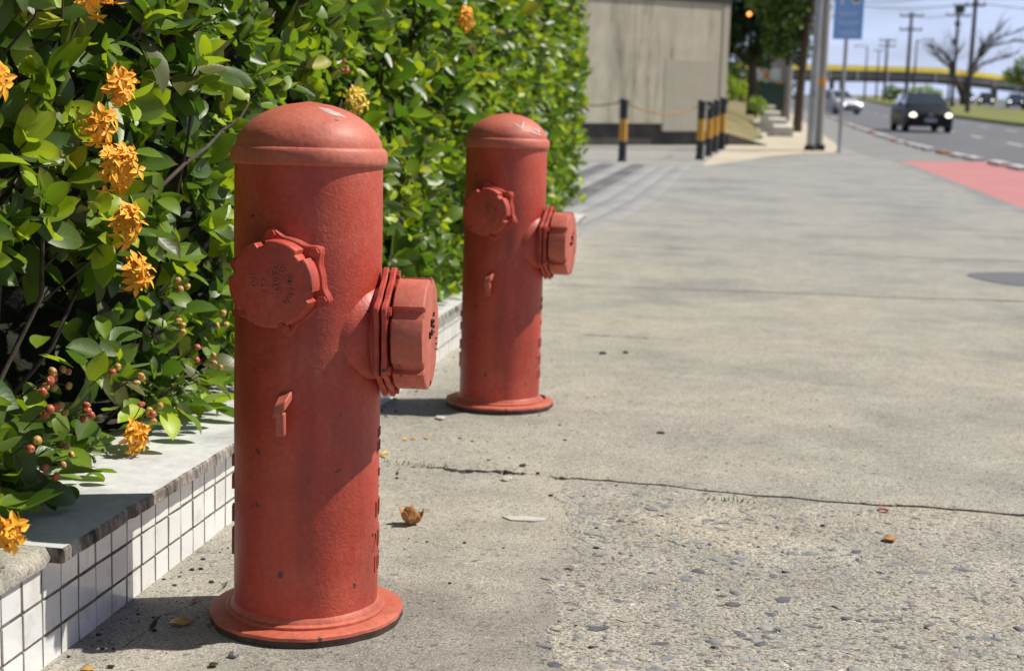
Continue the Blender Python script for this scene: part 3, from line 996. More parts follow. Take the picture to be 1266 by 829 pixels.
TILT = -math.atan(SLOPE)
h1 = make_hydrant('larger nearer red hydrant in front of the orange flowers and berries', gp(-0.601, 1.836), (TILT, 0, R(5)))
h1.scale = (1, 1, 0.994)
h2 = dup(h1)
h2['label'] = 'smaller farther red hydrant standing at the end of the clipped hedge'
h2.location = gp(-0.628, 3.482, 0.003)
h2.rotation_euler = (TILT, 0, R(-3))
h2.scale = (1.01, 1.01, 1.018)
scratch(h1, [((-62, 0.86), (-38, 0.74)), ((-50, 0.84), (-35, 0.66)), ((-58, 0.80), (-42, 0.70))])
scratch(h2, [((-64, 0.62), (-54, 0.40)), ((-54, 0.40), (-44, 0.66)), ((-30, 0.5), (-22, 0.25)), ((-22, 0.28), (-16, 0.46)), ((-40, 0.3), (-20, 0.18))])

# ------------------------------------------------------------------ planter: tiled wall, stone coping, soil
ORG = gp(-0.9, 1.0)
planter = thing('planter', 'low planter wall of small white tiles with a grey stone coping', 'planter', ORG)


def rel(p):
    return tuple(Vector(p) - ORG)


Y0, Y1, DEEP = 0.7, 8.6, 1.3
CAPZ, CAPT = 0.155, 0.020


def wall_strip(name, f0, mat, ys, parent, kind=None):
    """extrude a cross-section (list of (offset from wall face, z)) along the wall; f0(y) gives the section"""
    v, f = [], []
    n = len(f0(ys[0]))
    for y in ys:
        for o_, z in f0(y):
            p = gp(wall_x(y) + o_, y, z)
            v.append(rel(p))
    for i in range(len(ys) - 1):
        for j in range(n):
            k = (j + 1) % n
            f.append((i * n + j, i * n + k, (i + 1) * n + k, (i + 1) * n + j)[::-1])
    f.append(tuple(range(n)))
    f.append(tuple(reversed(range((len(ys) - 1) * n, len(ys) * n))))
    ob = MB().add(v, f, 0).build(name, mat, parent, 35)
    if kind:
        ob['kind'] = kind
    return ob


ysw = [Y0 + (Y1 - Y0) * i / 24 for i in range(25)]
wall_strip('wall_core', lambda y: [(-0.0006, -0.06), (-0.0006, CAPZ - CAPT - 0.002), (-0.14, CAPZ - CAPT - 0.002), (-0.14, -0.06)], M['grout'], ysw, planter)
tiles = []
for kk in range(5):
    b = MB()
    wv = [random.uniform(-0.0007, 0.0007) for _ in range(8)]
    a, h = 0.0237, 0.0217
    b.add([(0, -a + wv[0], -h + wv[1]), (0, a + wv[2], -h + wv[3]), (0, a + wv[4], h + wv[5]), (0, -a + wv[6], h + wv[7]),
           (0.0062, -a + 0.0005, -h + 0.0005), (0.0062, a - 0.0005, -h + 0.0005), (0.0062, a - 0.0005, h - 0.0005), (0.0062, -a + 0.0005, h - 0.0005)],
          [(4, 5, 6, 7), (0, 1, 5, 4), (1, 2, 6, 5), (2, 3, 7, 6), (3, 0, 4, 7)])
    tiles.append(b.mesh('tile', M['tile'] if kk < 3 else M['tile2'], 20))
rest = MB()
count = 0
PITCH_Y = 0.0515
col = 0
y = 1.02
ang = math.atan(0.03)
while y < Y1 - 0.03:
    for row in range(3):
        z = (0.111, 0.0635, 0.016)[row]
        me = tiles[random.randrange(5)]
        p = gp(wall_x(y) - 0.0055 + random.uniform(-0.0008, 0.0008), y, z)
        rot = (math.atan(-SLOPE) + random.uniform(-0.008, 0.008), random.uniform(-0.012, 0.012), ang + random.uniform(-0.012, 0.012))
        if count < 290:
            o = link('tile', me, planter, rel(p), rot)
            count += 1
        else:
            T_ = Matrix.Translation(rel(p)) @ Euler(rot).to_matrix().to_4x4()
            rest.add([tuple(v_.co) for v_ in me.vertices], [tuple(q.vertices) for q in me.polygons], 0, T_)
    y += PITCH_Y
rest.build('far_tiles', M['tile'], planter, 20)['kind'] = 'stuff'
# end face of the planter, tiled
b = MB()
for i in range(6):
    for row in range(3):
        p = gp(wall_x(Y1) - 0.025 - i * 0.0515, Y1 + 0.0015, (0.111, 0.0635, 0.016)[row])
        q = rel(p)
        b.box(q, (0.047, 0.008, 0.044))
b.build('end_tiles', M['tile2'], planter, 20)['kind'] = 'stuff'

# coping stones: butt-jointed, front arris chipped
rr = np.random.default_rng(5)
stones = [(1.565, 2.62), (2.62, 3.7), (3.7, 4.75), (4.75, 5.8), (5.8, 6.9), (6.9, 7.9), (7.9, 8.62)]
for a, c in stones:
    n = int((c - a) / 0.014)
    ys = [lerp(a + 0.0015, c - 0.0015, i / n) for i in range(n + 1)]
    ch = [abs(rr.normal(0, 0.0007)) + (0.0035 if rr.random() < 0.06 else 0) for _ in ys]
    v, f, m_ = [], [], []
    for i, y in enumerate(ys):
        o_ = 0.030 - ch[i]
        for off, z in ((o_ - 0.004, CAPZ - CAPT), (o_, CAPZ - CAPT + 0.003), (o_ - 0.001, CAPZ - 0.003 - ch[i] * 0.6), (o_ - 0.004, CAPZ), (-0.2, CAPZ + 0.001), (-0.2, CAPZ - CAPT)):
            v.append(rel(gp(wall_x(y) + off, y, z)))
    for i in range(n):
        for j in range(6):
            k = (j + 1) % 6
            f.append((i * 6 + j, i * 6 + k, i * 6 + 6 + k, i * 6 + 6 + j)[::-1])
            m_.append(1 if j in (0, 1, 2) else 0)
    f += [tuple(range(6)), tuple(reversed(range(n * 6, n * 6 + 6)))]
    m_ += [1, 1]
    b = MB()
    b.v, b.f, b.m = v, f, m_
    b.build('coping_stone', [M['coping'], M['coping_edge']], planter, 25)
# broken end patched with rough mortar
v, f = [], []
n, mcols = 60, 12
for i in range(n + 1):
    y = 0.75 + (1.562 - 0.75) * i / n
    for j in range(mcols):
        t = j / (mcols - 1)
        o_ = lerp(0.009, -0.2, t ** 1.6)
        z = CAPZ + 0.001 - 0.013 * max(0, 1 - t * 7) ** 1.4 + 0.002 * sin(9 * y + 5 * t) + rr.normal(0, 0.0013)
        if j == 0:
            o_ += rr.normal(0, 0.003)
            z -= 0.001
        v.append(rel(gp(wall_x(y) + o_, y, z)))
    v.append(rel(gp(wall_x(y) - 0.2, y, 0.1)))
    v.append(rel(gp(wall_x(y) + 0.008, y, CAPZ - CAPT - 0.0025)))
W_ = mcols + 2
for i in range(n):
    for j in range(W_):
        k = (j + 1) % W_
        f.append((i * W_ + j, i * W_ + k, i * W_ + W_ + k, i * W_ + W_ + j)[::-1])
f += [tuple(range(W_)), tuple(reversed(range(n * W_, n * W_ + W_)))]
MB().add(v, f).build('mortar_patch', M['mortar'], planter, 50)
wall_strip('soil', lambda y: [(-0.1995, 0.10), (-0.1995, 0.142), (-DEEP, 0.142), (-DEEP, 0.10)], M['soil'], ysw, planter)
wall_strip('back_wall', lambda y: [(-DEEP - 0.1, -0.06), (-DEEP - 0.1, 0.16), (-DEEP, 0.16), (-DEEP, -0.06)], M['mortar'], ysw, planter)

# ------------------------------------------------------------------ hedge
HORG = gp(-1.3, 1.2, 0.142)
hedge = thing('hedge', 'glossy green flowering hedge growing over the tiled planter', 'hedge', HORG)


def hrel(p):
    return tuple(Vector(p) - HORG)


def bumps(y, z):
    return 0.55 * sin(5.1 * y + 1.3 * sin(3.7 * z)) * sin(6.3 * z + 0.7) + 0.45 * sin(11.3 * y + 2.1 + 2.0 * z) * sin(9.7 * z - 3.1 * y)


def hollow(y, z):
    """0..1: the sparse, shaded pocket low down at the near end, and smaller gaps elsewhere"""
    h = 1.04 * exp(-((y - 1.86) / 0.36) ** 4 - ((z - 0.37) / 0.15) ** 4)
    h = max(h, 0.8 * exp(-((y - 2.75) / 0.22) ** 2 - ((z - 0.50) / 0.22) ** 2))
    h = max(h, 0.8 * exp(-((y - 3.25) / 0.2) ** 2 - ((z - 0.42) / 0.2) ** 2))
    h = max(h, 0.7 * exp(-((y - 3.35) / 0.12) ** 2 - ((z - 0.86) / 0.07) ** 2))
    h = max(h, 0.6 * exp(-((y - 1.75) / 0.1) ** 2 - ((z - 0.77) / 0.07) ** 2))
    return max(h, 0.95 * sst(0.12, 0.5, bumps(y * 1.9, z * 1.6)))


FACE = [(0.14, -0.125), (0.2, -0.105), (0.32, -0.085), (0.45, -0.065), (0.7, -0.03), (1.0, 0.005), (1.3, -0.03), (1.7, -0.14)]


def face_x(y, z):
    fo = interp(FACE, z)
    if z < 0.6:
        fo += 0.075 * (1 - sst(1.5, 1.8, y)) * (1 - sst(0.3, 0.6, z))
    if fo < -0.035 and z < 0.8:
        fo = lerp(fo, 0.02 + 0.15 * (fo + 0.035), sst(2.5, 3.3, y) * (1 - sst(6.9, 7.9, y)))
    return wall_x(y) + fo + 0.028 * bumps(y, z)


def leaf_template(bend, fold, wid, wav=0.0):
    """leaf of length 1 along +Y, upper side +Z; 3 x 7 grid, uv = (across, along)"""
    V, UV, F = [], [], []
    rows = 7
    for i in range(rows):
        t = i / (rows - 1)
        s = max(0.0, sin(pi * t ** 0.95)) ** 0.62 if 0 < i < rows - 1 else (0.05 if i == 0 else 0.02)
        hw = wid * 0.5 * s * (1 - 0.12 * (t - 0.5))
        y = t * (1 - 0.10 * bend * t)
        zc = -bend * 0.34 * t * t + 0.06 * t
        for u in (-1, 0, 1):
            V.append((u * hw, y, zc + abs(u) * hw * fold + wav * u * sin(8 * t) * 0.03))
            UV.append((0.5 + 0.5 * u, t))
    for i in range(rows - 1):
        for j in range(2):
            F.append((3 * i + j, 3 * i + j + 1, 3 * i + j + 4, 3 * i + j + 3))
    return np.array(V), np.array(UV), F


TEMPL = [leaf_template(0.3, 0.35, 0.54, 0.5), leaf_template(0.75, 0.22, 0.50, -0.6), leaf_template(0.1, 0.55, 0.48, 0.8), leaf_template(1.05, 0.3, 0.58, 0.3), leaf_template(-0.15, 0.42, 0.44, -0.4)]
NV = len(TEMPL[0][0])
TF = np.array(TEMPL[0][2])


def leaf_mesh(name, items):
    """items: list of (template, 4x4 basis as (origin, X, Y, Z), length, material)"""
    n = len(items)
    V = np.empty((n, NV, 3))
    UV = np.empty((n, NV, 2))
    for i, (k, o, X, Y_, Z, L, m_) in enumerate(items):
        tv = TEMPL[k][0] * L
        V[i] = o + tv[:, :1] * X + tv[:, 1:2] * Y_ + tv[:, 2:3] * Z
        UV[i] = TEMPL[k][1]
    F = (TF[None] + (np.arange(n) * NV)[:, None, None]).reshape(-1, 4)
    me = bpy.data.meshes.new(name)
    me.vertices.add(n * NV)
    me.vertices.foreach_set('co', V.reshape(-1))
    me.loops.add(F.size)
    me.loops.foreach_set('vertex_index', F.reshape(-1).astype(np.int32))
    me.polygons.add(len(F))
    me.polygons.foreach_set('loop_start', np.arange(0, F.size, 4, dtype=np.int32))
    me.polygons.foreach_set('loop_total', np.full(len(F), 4, dtype=np.int32))
    for mm in LEAFM:
        me.materials.append(mm)
    mi = np.repeat(np.array([it[6] for it in items], dtype=np.int32), len(TF))
    me.polygons.foreach_set('material_index', mi)
    me.polygons.foreach_set('use_smooth', np.ones(len(F), dtype=bool))
    uvl = me.uv_layers.new(name='UVMap')
    uvl.data.foreach_set('uv', UV.reshape(-1, 2)[F.reshape(-1)].reshape(-1))
    me.update(calc_edges=True)
    me.validate()
    return me


def nrm(a):
    return a / (np.linalg.norm(a) + 1e-9)


FLOWERS = [  # y, z, radius, kind
    (1.715, 0.845, 0.030, 'petal'), (1.82, 0.726, 0.024, 'petal'), (1.77, 0.672, 0.024, 'petal'), (1.815, 0.618, 0.034, 'petal'), (1.845, 0.540, 0.028, 'petal'),
    (1.915, 0.462, 0.024, 'petal'), (2.06, 0.186, 0.024, 'petal'), (1.465, 0.200, 0.018, 'petal'), (4.18, 1.02, 0.034, 'petal'), (3.06, 0.745, 0.030, 'petal_y'), (1.475, 0.72, 0.022, 'petal')]
BERRIES = [  # y, z, how many, kind
    (1.615, 0.350, 4, 'berry_y'), (1.70, 0.345, 6, 'berry_y'), (1.86, 0.262, 4, 'berry_o'), (2.09, 0.215, 6, 'berry_y'), (2.143, 0.425, 3, 'berry_y'), (2.155, 0.358, 3, 'berry_y'),
    (2.363, 0.334, 3, 'berry_y'), (2.367, 0.274, 3, 'berry_y'), (1.735, 0.298, 2, 'berry_y'), (1.63, 0.232, 2, 'berry_o'), (2.93, 0.817, 4, 'berry_o'), (2.069, 0.831, 9, 'berry_g'),
    (2.18, 0.245, 10, 'berry_g'), (1.95, 0.195, 9, 'berry_g'), (2.27, 0.235, 10, 'berry_g'), (1.82, 0.205, 2, 'berry_y'), (1.655, 0.300, 3, 'berry_o'), (1.575, 0.285, 2, 'berry_y'), (1.92, 0.31, 2, 'berry_y'), (2.02, 0.285, 3, 'berry_y'), (2.25, 0.30, 2, 'berry_o'), (1.77, 0.235, 2, 'berry_y')]
KEEP = [(np.array(gp(face_x(y, z) + 0.03, y, z)), r + 0.022) for y, z, r, _ in FLOWERS] + [(np.array(gp(face_x(y, z) + 0.03, y, z)), 0.024) for y, z, _, _ in BERRIES]
camp = np.array(CAM)


def blocked(o, tip):
    """would this leaf stand in front of a flower or berry cluster seen from the pavement?"""
    for c, r in KEEP:
        for q in (o, (o + tip) / 2, tip):
            d = q - camp
            dc = c - camp
            L = np.linalg.norm(dc)
            dn = dc / L
            t = d @ dn
            if t > L + 0.01 or t < L - 0.25:
                continue
            if np.linalg.norm(d - t * dn) < r:
                return True
    return False


def frame_leaf(o, d, side, L, mat, k=None, twist=0.0):
    """leaf from o along d, upper face towards side"""
    Y_ = nrm(d)
    Z = nrm(side - Y_ * (side @ Y_))
    X = np.cross(Y_, Z)
    if twist:
        X, Z = X * cos(twist) + Z * sin(twist), Z * cos(twist) - X * sin(twist)
    return (random.randrange(5) if k is None else k, o, X, Y_, Z, L, mat)


fol = []                                           # (score, item)
stems = []
horg = np.array(HORG)
sunv = np.array(S)
y = 0.95
ncell = 0
STEP = 0.051
while y < 8.62:
    z = 0.16
    while z < 1.62:
        z += STEP * (1.0 if y < 5 else 1.15)
        yy = y + random.uniform(-STEP, STEP) * 0.6
        zz = z + random.uniform(-STEP, STEP) * 0.6
        topv = 0.95 + max(0, y - 1.5) * 0.115
        if zz > topv and random.random() < 0.35:
            continue
        hl = hollow(yy, zz)
        if random.random() < 0.06 + hl * 0.86:
            continue
        ncell += 1
        depth = 0.16 * hl * random.random() + abs(random.gauss(0, 0.035)) - 0.01
        x = face_x(yy, zz) - depth
        P = np.array(gp(x, yy, zz))
        D = nrm(np.array([0.75 + random.gauss(0, 0.35), random.gauss(-0.12, 0.45), 0.55 + random.gauss(0, 0.42)]))
        if zz < 0.3:
            D = nrm(D + np.array([0.2, 0, -0.55]))
        U = nrm(np.cross(D, np.array([random.gauss(0, 1), random.gauss(0, 1), random.gauss(0, 1)])))
        W = np.cross(D, U)
        young = random.random() < (0.5 if zz > 0.4 else 0.15)
        pairs = random.choice((2, 3, 3, 4)) if y < 5 else 3
        big = random.uniform(0.75, 1.3)
        for kpair in range(pairs):
            a0 = kpair * pi / 2 + random.gauss(0, 0.2)
            base = P - D * (0.014 + 0.017 * kpair)
            op = R(24 + 19 * kpair + random.gauss(0, 9))
            L = big * (0.041 + 0.0145 * min(kpair, 2)) * random.uniform(0.8, 1.2)
            if y > 4.5:
                L *= 1.08
            for sgn in (0, pi):
                a = a0 + sgn + random.gauss(0, 0.12)
                rad = U * cos(a) + W * sin(a)
                d = D * cos(op) + rad * sin(op) + np.array([0, 0, -0.10 * kpair])
                upn = D * sin(op) - rad * cos(op)
                if young and kpair == 0:
                    mt = 2 if random.random() < 0.85 else 3
                elif young and kpair == 1:
                    mt = random.choice((2, 2, 0, 0))
                else:
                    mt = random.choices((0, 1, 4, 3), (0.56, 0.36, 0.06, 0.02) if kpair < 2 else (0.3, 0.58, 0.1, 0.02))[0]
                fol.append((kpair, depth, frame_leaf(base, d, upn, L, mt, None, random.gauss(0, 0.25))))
        if y < 4.5 and ncell % 2 == 0:
            q = P - D * 0.05
            stems.append((P - D * 0.005, q, q + np.array([-0.10, random.uniform(-0.04, 0.04), -0.09])))
    y += STEP * (1.0 if y < 5 else 1.15)
# leaves inside the hedge, coloured darker to paint its inner shade
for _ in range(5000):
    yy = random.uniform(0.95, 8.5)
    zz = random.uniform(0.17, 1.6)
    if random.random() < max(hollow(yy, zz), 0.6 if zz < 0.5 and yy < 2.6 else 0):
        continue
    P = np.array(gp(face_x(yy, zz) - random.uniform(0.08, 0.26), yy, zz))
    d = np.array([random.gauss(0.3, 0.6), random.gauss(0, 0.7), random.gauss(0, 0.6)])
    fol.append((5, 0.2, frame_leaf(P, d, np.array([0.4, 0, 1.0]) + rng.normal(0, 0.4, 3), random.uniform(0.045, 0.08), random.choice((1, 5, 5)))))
# sparse drooping leaves in and below the hollow, some over the coping
for _ in range(95):
    yy = random.uniform(1.25, 2.7)
    zz = random.uniform(0.17, 0.42)
    P = np.array(gp(face_x(yy, zz) - random.uniform(-0.02, 0.12), yy, zz))
    d = np.array([random.gauss(0.5, 0.4), random.gauss(-0.1, 0.6), random.gauss(-0.1, 0.5)])
    fol.append((2, 0.06, frame_leaf(P, d, np.array([0.5, -0.2, 0.9]) + rng.normal(0, 0.35, 3), random.uniform(0.045, 0.078), random.choice((0, 0, 1, 1, 4, 2)))))
for _ in range(130):
    yy = random.uniform(1.3, 2.5)
    zz = random.uniform(0.165, 0.235)
    P = np.array(gp(wall_x(yy) - random.uniform(0.055, 0.15), yy, zz))
    d = np.array([random.gauss(0.6, 0.4), random.gauss(-0.1, 0.6), random.gauss(-0.05, 0.3)])
    fol.append((1, 0.03, frame_leaf(P, d, np.array([0.4, -0.2, 0.9]) + rng.normal(0, 0.35, 3), random.uniform(0.045, 0.075), random.choice((0, 0, 1, 1, 4, 2)))))
# the hedge's end, turned towards the driveway
for _ in range(2300):
    zz = random.uniform(0.2, 1.6)
    xx = wall_x(8.5) - random.uniform(-0.0, 0.85)
    P = np.array(gp(xx, 8.56 + 0.06 * bumps(xx * 1.5, zz) + random.gauss(0, 0.03), zz))
    d = np.array([random.gauss(0, 0.6), 0.7 + random.gauss(0, 0.4), random.gauss(0.3, 0.5)])
    fol.append((3, 0.1, frame_leaf(P, d, np.array([0.1, 0.5, 0.9]) + rng.normal(0, 0.3, 3), random.uniform(0.045, 0.07), random.choice((0, 1, 2, 0)))))


def pix(p):
    d = p - camp
    zc = d @ np.array(fw)
    return d @ np.array(rt2) / zc, d @ np.array(up2) / zc, zc


kept = []
for kp, dep, it in fol:
    o, Y_, L = it[1], it[3], it[5]
    tip = o + Y_ * L
    if o[1] < 3.4 and blocked(o, tip):
        continue
    if tip[2] < prof(tip[1]) + CAPZ + 0.002 or o[2] < prof(o[1]) + CAPZ:
        continue
    mid = (o + tip) / 2
    u, v_, zc = pix(mid)
    inview = abs(u) < 0.355 and abs(v_) < 0.23
    facing = abs(nrm(camp - mid) @ it[4])
    score = (L / zc) * (0.35 + 0.65 * facing) * (1 if dep < 0.05 else 0.55) * (0.35 if kp > 2 else 1) if inview else 0
    kept.append((score, it))
kept.sort(key=lambda a: -a[0])
# the 300 leaves that show largest are parts; alike leaves share a mesh
lib = {}
for sc_, it in kept[:298]:
    k, o, X, Y_, Z, L, mt = it
    key = (k, mt)
    if key not in lib:
        lib[key] = leaf_mesh('leaf', [(k, np.zeros(3), np.array([1., 0, 0]), np.array([0, 1., 0]), np.array([0, 0, 1.]), 1.0, mt)])
    ob = link('leaf', lib[key], hedge)
    o = o - horg
    ob.matrix_local = Matrix(((X[0] * L, Y_[0] * L, Z[0] * L, o[0]), (X[1] * L, Y_[1] * L, Z[1] * L, o[1]), (X[2] * L, Y_[2] * L, Z[2] * L, o[2]), (0, 0, 0, 1)))
items = [(k, o - horg, X, Y_, Z, L, mt) for _, (k, o, X, Y_, Z, L, mt) in kept[298:]]
tag(link('foliage', leaf_mesh('foliage', items), hedge), None, None, None, 'stuff')
print('leaves', len(kept))
# thin shoots, all in one, and the thicker stems one by one
b = MB()
for p, q, r_ in stems:
    b.tube([hrel(p), hrel(q), hrel(r_)], [0.0013, 0.0018, 0.0024], 4, 0, False)
b.build('shoots', M['twig'], hedge, 60)['kind'] = 'stuff'
STEMS = [((1.62, 0.16, 0.10), (1.75, 0.45, 0.03), (1.72, 0.70, 0.02), (1.80, 0.92, 0.0)), ((2.35, 0.16, 0.12), (2.28, 0.50, 0.05), (2.20, 0.72, 0.02), (2.32, 0.95, 0.0)),
         ((2.0, 0.5, 0.07), (2.22, 0.62, 0.02), (2.42, 0.70, 0.0), (2.6, 0.80, -0.02)), ((1.9, 0.16, 0.16), (1.95, 0.35, 0.08), (2.05, 0.52, 0.05), (2.0, 0.7, 0.02)),
         ((1.5, 0.16, 0.14), (1.55, 0.3, 0.08), (1.66, 0.42, 0.05), (1.6, 0.6, 0.02)), ((2.6, 0.16, 0.14), (2.7, 0.4, 0.08), (2.62, 0.62, 0.04), (2.75, 0.85, 0.0)),
         ((3.0, 0.16, 0.16), (3.1, 0.42, 0.09), (3.05, 0.66, 0.05), (3.2, 0.9, 0.02)), ((2.1, 0.16, 0.10), (2.2, 0.22, 0.05), (2.3, 0.24, 0.0), (2.38, 0.25, -0.03))]
for st in STEMS:
    pts = []
    for y, z, dd in st:
        pts.append(Vector(hrel(gp(face_x(y, z) - dd - 0.01, y, z))))
    fine = []
    for i in range(len(pts) - 1):
        for t in (0, 0.33, 0.66):
            fine.append(pts[i].lerp(pts[i + 1], t) + Vector((random.gauss(0, 0.004), random.gauss(0, 0.004), random.gauss(0, 0.004))))
    fine.append(pts[-1])
    MB().tube(fine, [lerp(0.0042, 0.0015, i / (len(fine) - 1)) for i in range(len(fine))], 6).build('stem', M['twig'], hedge, 60)
# dark core added behind the leaves: stops light, paints shade in the gaps
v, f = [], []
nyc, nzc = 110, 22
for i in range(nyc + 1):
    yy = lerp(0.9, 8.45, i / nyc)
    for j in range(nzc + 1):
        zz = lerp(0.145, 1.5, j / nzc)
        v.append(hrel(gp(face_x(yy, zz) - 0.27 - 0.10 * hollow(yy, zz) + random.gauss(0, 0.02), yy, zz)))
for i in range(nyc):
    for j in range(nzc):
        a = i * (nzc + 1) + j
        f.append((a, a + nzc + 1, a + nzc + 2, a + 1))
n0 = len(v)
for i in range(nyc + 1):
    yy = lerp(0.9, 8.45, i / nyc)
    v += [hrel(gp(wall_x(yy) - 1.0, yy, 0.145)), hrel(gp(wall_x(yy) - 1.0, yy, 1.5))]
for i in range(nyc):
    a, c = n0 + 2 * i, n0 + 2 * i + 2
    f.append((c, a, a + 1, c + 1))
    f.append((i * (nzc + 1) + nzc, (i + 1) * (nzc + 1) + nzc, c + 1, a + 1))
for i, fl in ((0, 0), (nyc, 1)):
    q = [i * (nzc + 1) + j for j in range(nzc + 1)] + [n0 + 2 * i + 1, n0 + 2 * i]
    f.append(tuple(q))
MB().add(v, f).build('shade_core', M['inner'], hedge, 60)['kind'] = 'stuff'

# flower clusters
pet = MB()
for i in range(4):
    A = Matrix.Rotation(i * pi / 2 + 0.2, 4, 'Z')
    pet.add([(0, 0.0004, 0), (-0.0035, 0.0058, 0.0014), (0, 0.0058, 0.0002), (0.0035, 0.0058, 0.0014), (-0.0025, 0.0100, 0.0008), (0.0022, 0.0100, 0.0006), (0.0002, 0.0140, -0.0006)],
            [(0, 3, 2), (0, 2, 1), (1, 2, 4), (2, 3, 5), (2, 5, 6), (2, 6, 4)], 0, A)
pet.add([(0.0008, 0, 0), (-0.0004, 0.0007, 0), (-0.0004, -0.0007, 0), (0, 0, -0.026)], [(0, 1, 3), (1, 2, 3), (2, 0, 3)])
pet.add([(0.0005, 0, 0.0035), (-0.0006, 0.0006, 0), (-0.0006, -0.0006, 0), (0.0008, 0, 0)], [(0, 1, 2), (0, 2, 3), (0, 3, 1)])
FM = {k: pet.mesh('floret', M[k], 0) for k in ('petal', 'petal_y')}
for (yy, zz, r, kind), (c, _) in zip(FLOWERS, KEEP):
    cl = link('flower_cluster', None, hedge, hrel(c))
    n = int(26 * r / 0.03)
    for i in range(n):
        g = i * 2.39996
        h = 1 - 1.15 * (i + 0.5) / n
        q = sqrt(max(0, 1 - h * h))
        d = Vector((0.65 * h + 0.0, q * cos(g) * 0.9, q * sin(g) + 0.25 * h)) + Vector((0.2, -0.25, 0.1))
        d = (d + Vector((random.gauss(0, 0.12), random.gauss(0, 0.12), random.gauss(0, 0.12)))).normalized()
        pos = d * (r * random.uniform(0.62, 1.05)) * (1 + 0.15 * sin(3 * g)) - Vector((0.008, 0, 0))
        e = (d * 0.8 + Vector((0.35, -0.25, 0.2)) + Vector((random.gauss(0, 0.42), random.gauss(0, 0.42), random.gauss(0, 0.42)))).to_track_quat('Z', 'Y').to_euler()
        link('floret', FM[kind], cl, pos, e, (random.uniform(1.05, 1.45),) * 3)
bm_ = bmesh.new()
bmesh.ops.create_icosphere(bm_, subdivisions=2, radius=0.0060)
for v_ in bm_.verts:
    if v_.co.z > 0.0055:
        v_.co.z -= 0.0022
BV = [tuple(v_.co) for v_ in bm_.verts]
BF = [tuple(v_.index for v_ in f_.verts) for f_ in bm_.faces]
bm_.free()
BM_ = {k: MB().add(BV, BF).mesh('berry', M[k], 60) for k in ('berry_y', 'berry_o', 'berry_g')}
for (yy, zz, n, kind), (c, _) in zip(BERRIES, KEEP[len(FLOWERS):]):
    cl = link('berry_cluster', None, hedge, hrel(c))
    placed = []
    sz = 0.55 if kind == 'berry_g' else 1.0
    for i in range(n):
        for _ in range(40):
            q = Vector((random.gauss(0, 0.006), random.gauss(0, 0.0095), random.gauss(0, 0.0085))) * (0.75 + 0.06 * n)
            if all((q - p).length > 0.0132 * sz for p in placed):
                break
        placed.append(q)
        link('berry', BM_[kind if random.random() < 0.8 or kind == 'berry_g' else 'berry_o'], cl, q, (R(70) + random.gauss(0, 0.5), random.gauss(0, 0.4), R(40) + random.gauss(0, 0.7)), (sz * random.uniform(0.7, 1.12), sz * random.uniform(0.75, 1.1), sz * random.uniform(0.7, 1.1)))
    b = MB()
    for p in placed:
        b.tube([p, p * 0.4 + Vector((-0.018, 0, -0.004)), Vector((-0.04, 0, -0.02))], 0.0009, 4, 0, False)
    b.build('stalk', M['twig'], cl, 60)

# ------------------------------------------------------------------ bits lying on the pavement
def curled_leaf(name, label, x, y, L, mat, rz, curl, z=0.0, tilt=0.0):
    V, UV, F = leaf_template(0.2, 0.2, 0.75, 1.2)
    v = []
    for (a, c, h) in V:
        c -= 0.5
        v.append((a * L, c * L * cos(curl * c * 0.6), L * (h + curl * 0.55 * (c * c * 2 + 2.2 * a * a) + 0.02 * sin(17 * c) * sin(13 * a + 2))))
    zmin = min(p[2] for p in v)
    v = [(a, c, h - zmin) for a, c, h in v]
    b = MB().add(v, F)
    me = b.mesh(name, mat, 60)
    o = link(name, me, None, gp(x, y, z + 0.002), (tilt, 0, rz))
    md = o.modifiers.new('thick', 'SOLIDIFY')
    md.thickness = 0.0009
    return tag(o, label, 'leaf')


v, f = [], []
NR, NA = 6, 28
for i in range(NR):
    t = i / (NR - 1)
    for k in range(NA):
        a = 2 * pi * k / NA
        r = 0.021 * t ** 0.8 * (1 + 0.10 * sin(3 * a + 1) + 0.07 * sin(7 * a)) * (1 - 0.12 * t * t)
        z = 0.001 + 0.020 * t ** 2.2 * (1 + 0.28 * sin(5 * a + 0.6) + 0.16 * sin(11 * a) + 0.25 * sin(a - 1.0)) + random.gauss(0, 0.0007)
        v.append((1.15 * r * cos(a), r * sin(a), z))
for i in range(NR - 1):
    for k in range(NA):
        f.append((i * NA + k, i * NA + (k + 1) % NA, (i + 1) * NA + (k + 1) % NA, (i + 1) * NA + k))
o = link('dry_leaf', MB().add(v, f).mesh('dry_leaf', M['dry'], 25), None, gp(-0.573, 2.335, 0.001), (0, 0, 0.4))
md = o.modifiers.new('thick', 'SOLIDIFY')
md.thickness = 0.001
tag(o, 'curled orange-brown dry leaf on the pavement beside the nearer hydrant', 'leaf')
curled_leaf('dry_leaf', 'small brown twisted leaf alone on the worn pebbly slab', 0.253, 2.458, 0.030, M['dry'], R(20), 0.7)
curled_leaf('dry_leaf', 'thin yellowish leaf blade in the shade beside the nearer hydrant base', -0.753, 1.754, 0.034, M['berry_y'], R(-70), 0.25)
curled_leaf('green_leaf', 'tiny green leaf on the pavement in front of the nearer hydrant', -0.652, 1.618, 0.014, M['leaf_olive'], R(-30), 0.4)
curled_leaf('dry_leaf', 'tiny yellow leaf at the foot of the tiled wall', -0.797, 1.566, 0.018, M['berry_y'], R(-60), 0.3)
curled_leaf('dry_leaf', 'tiny dark orange scrap in the shade beside the nearer hydrant', -0.772, 1.842, 0.012, M['berry_o'], R(30), 0.6)


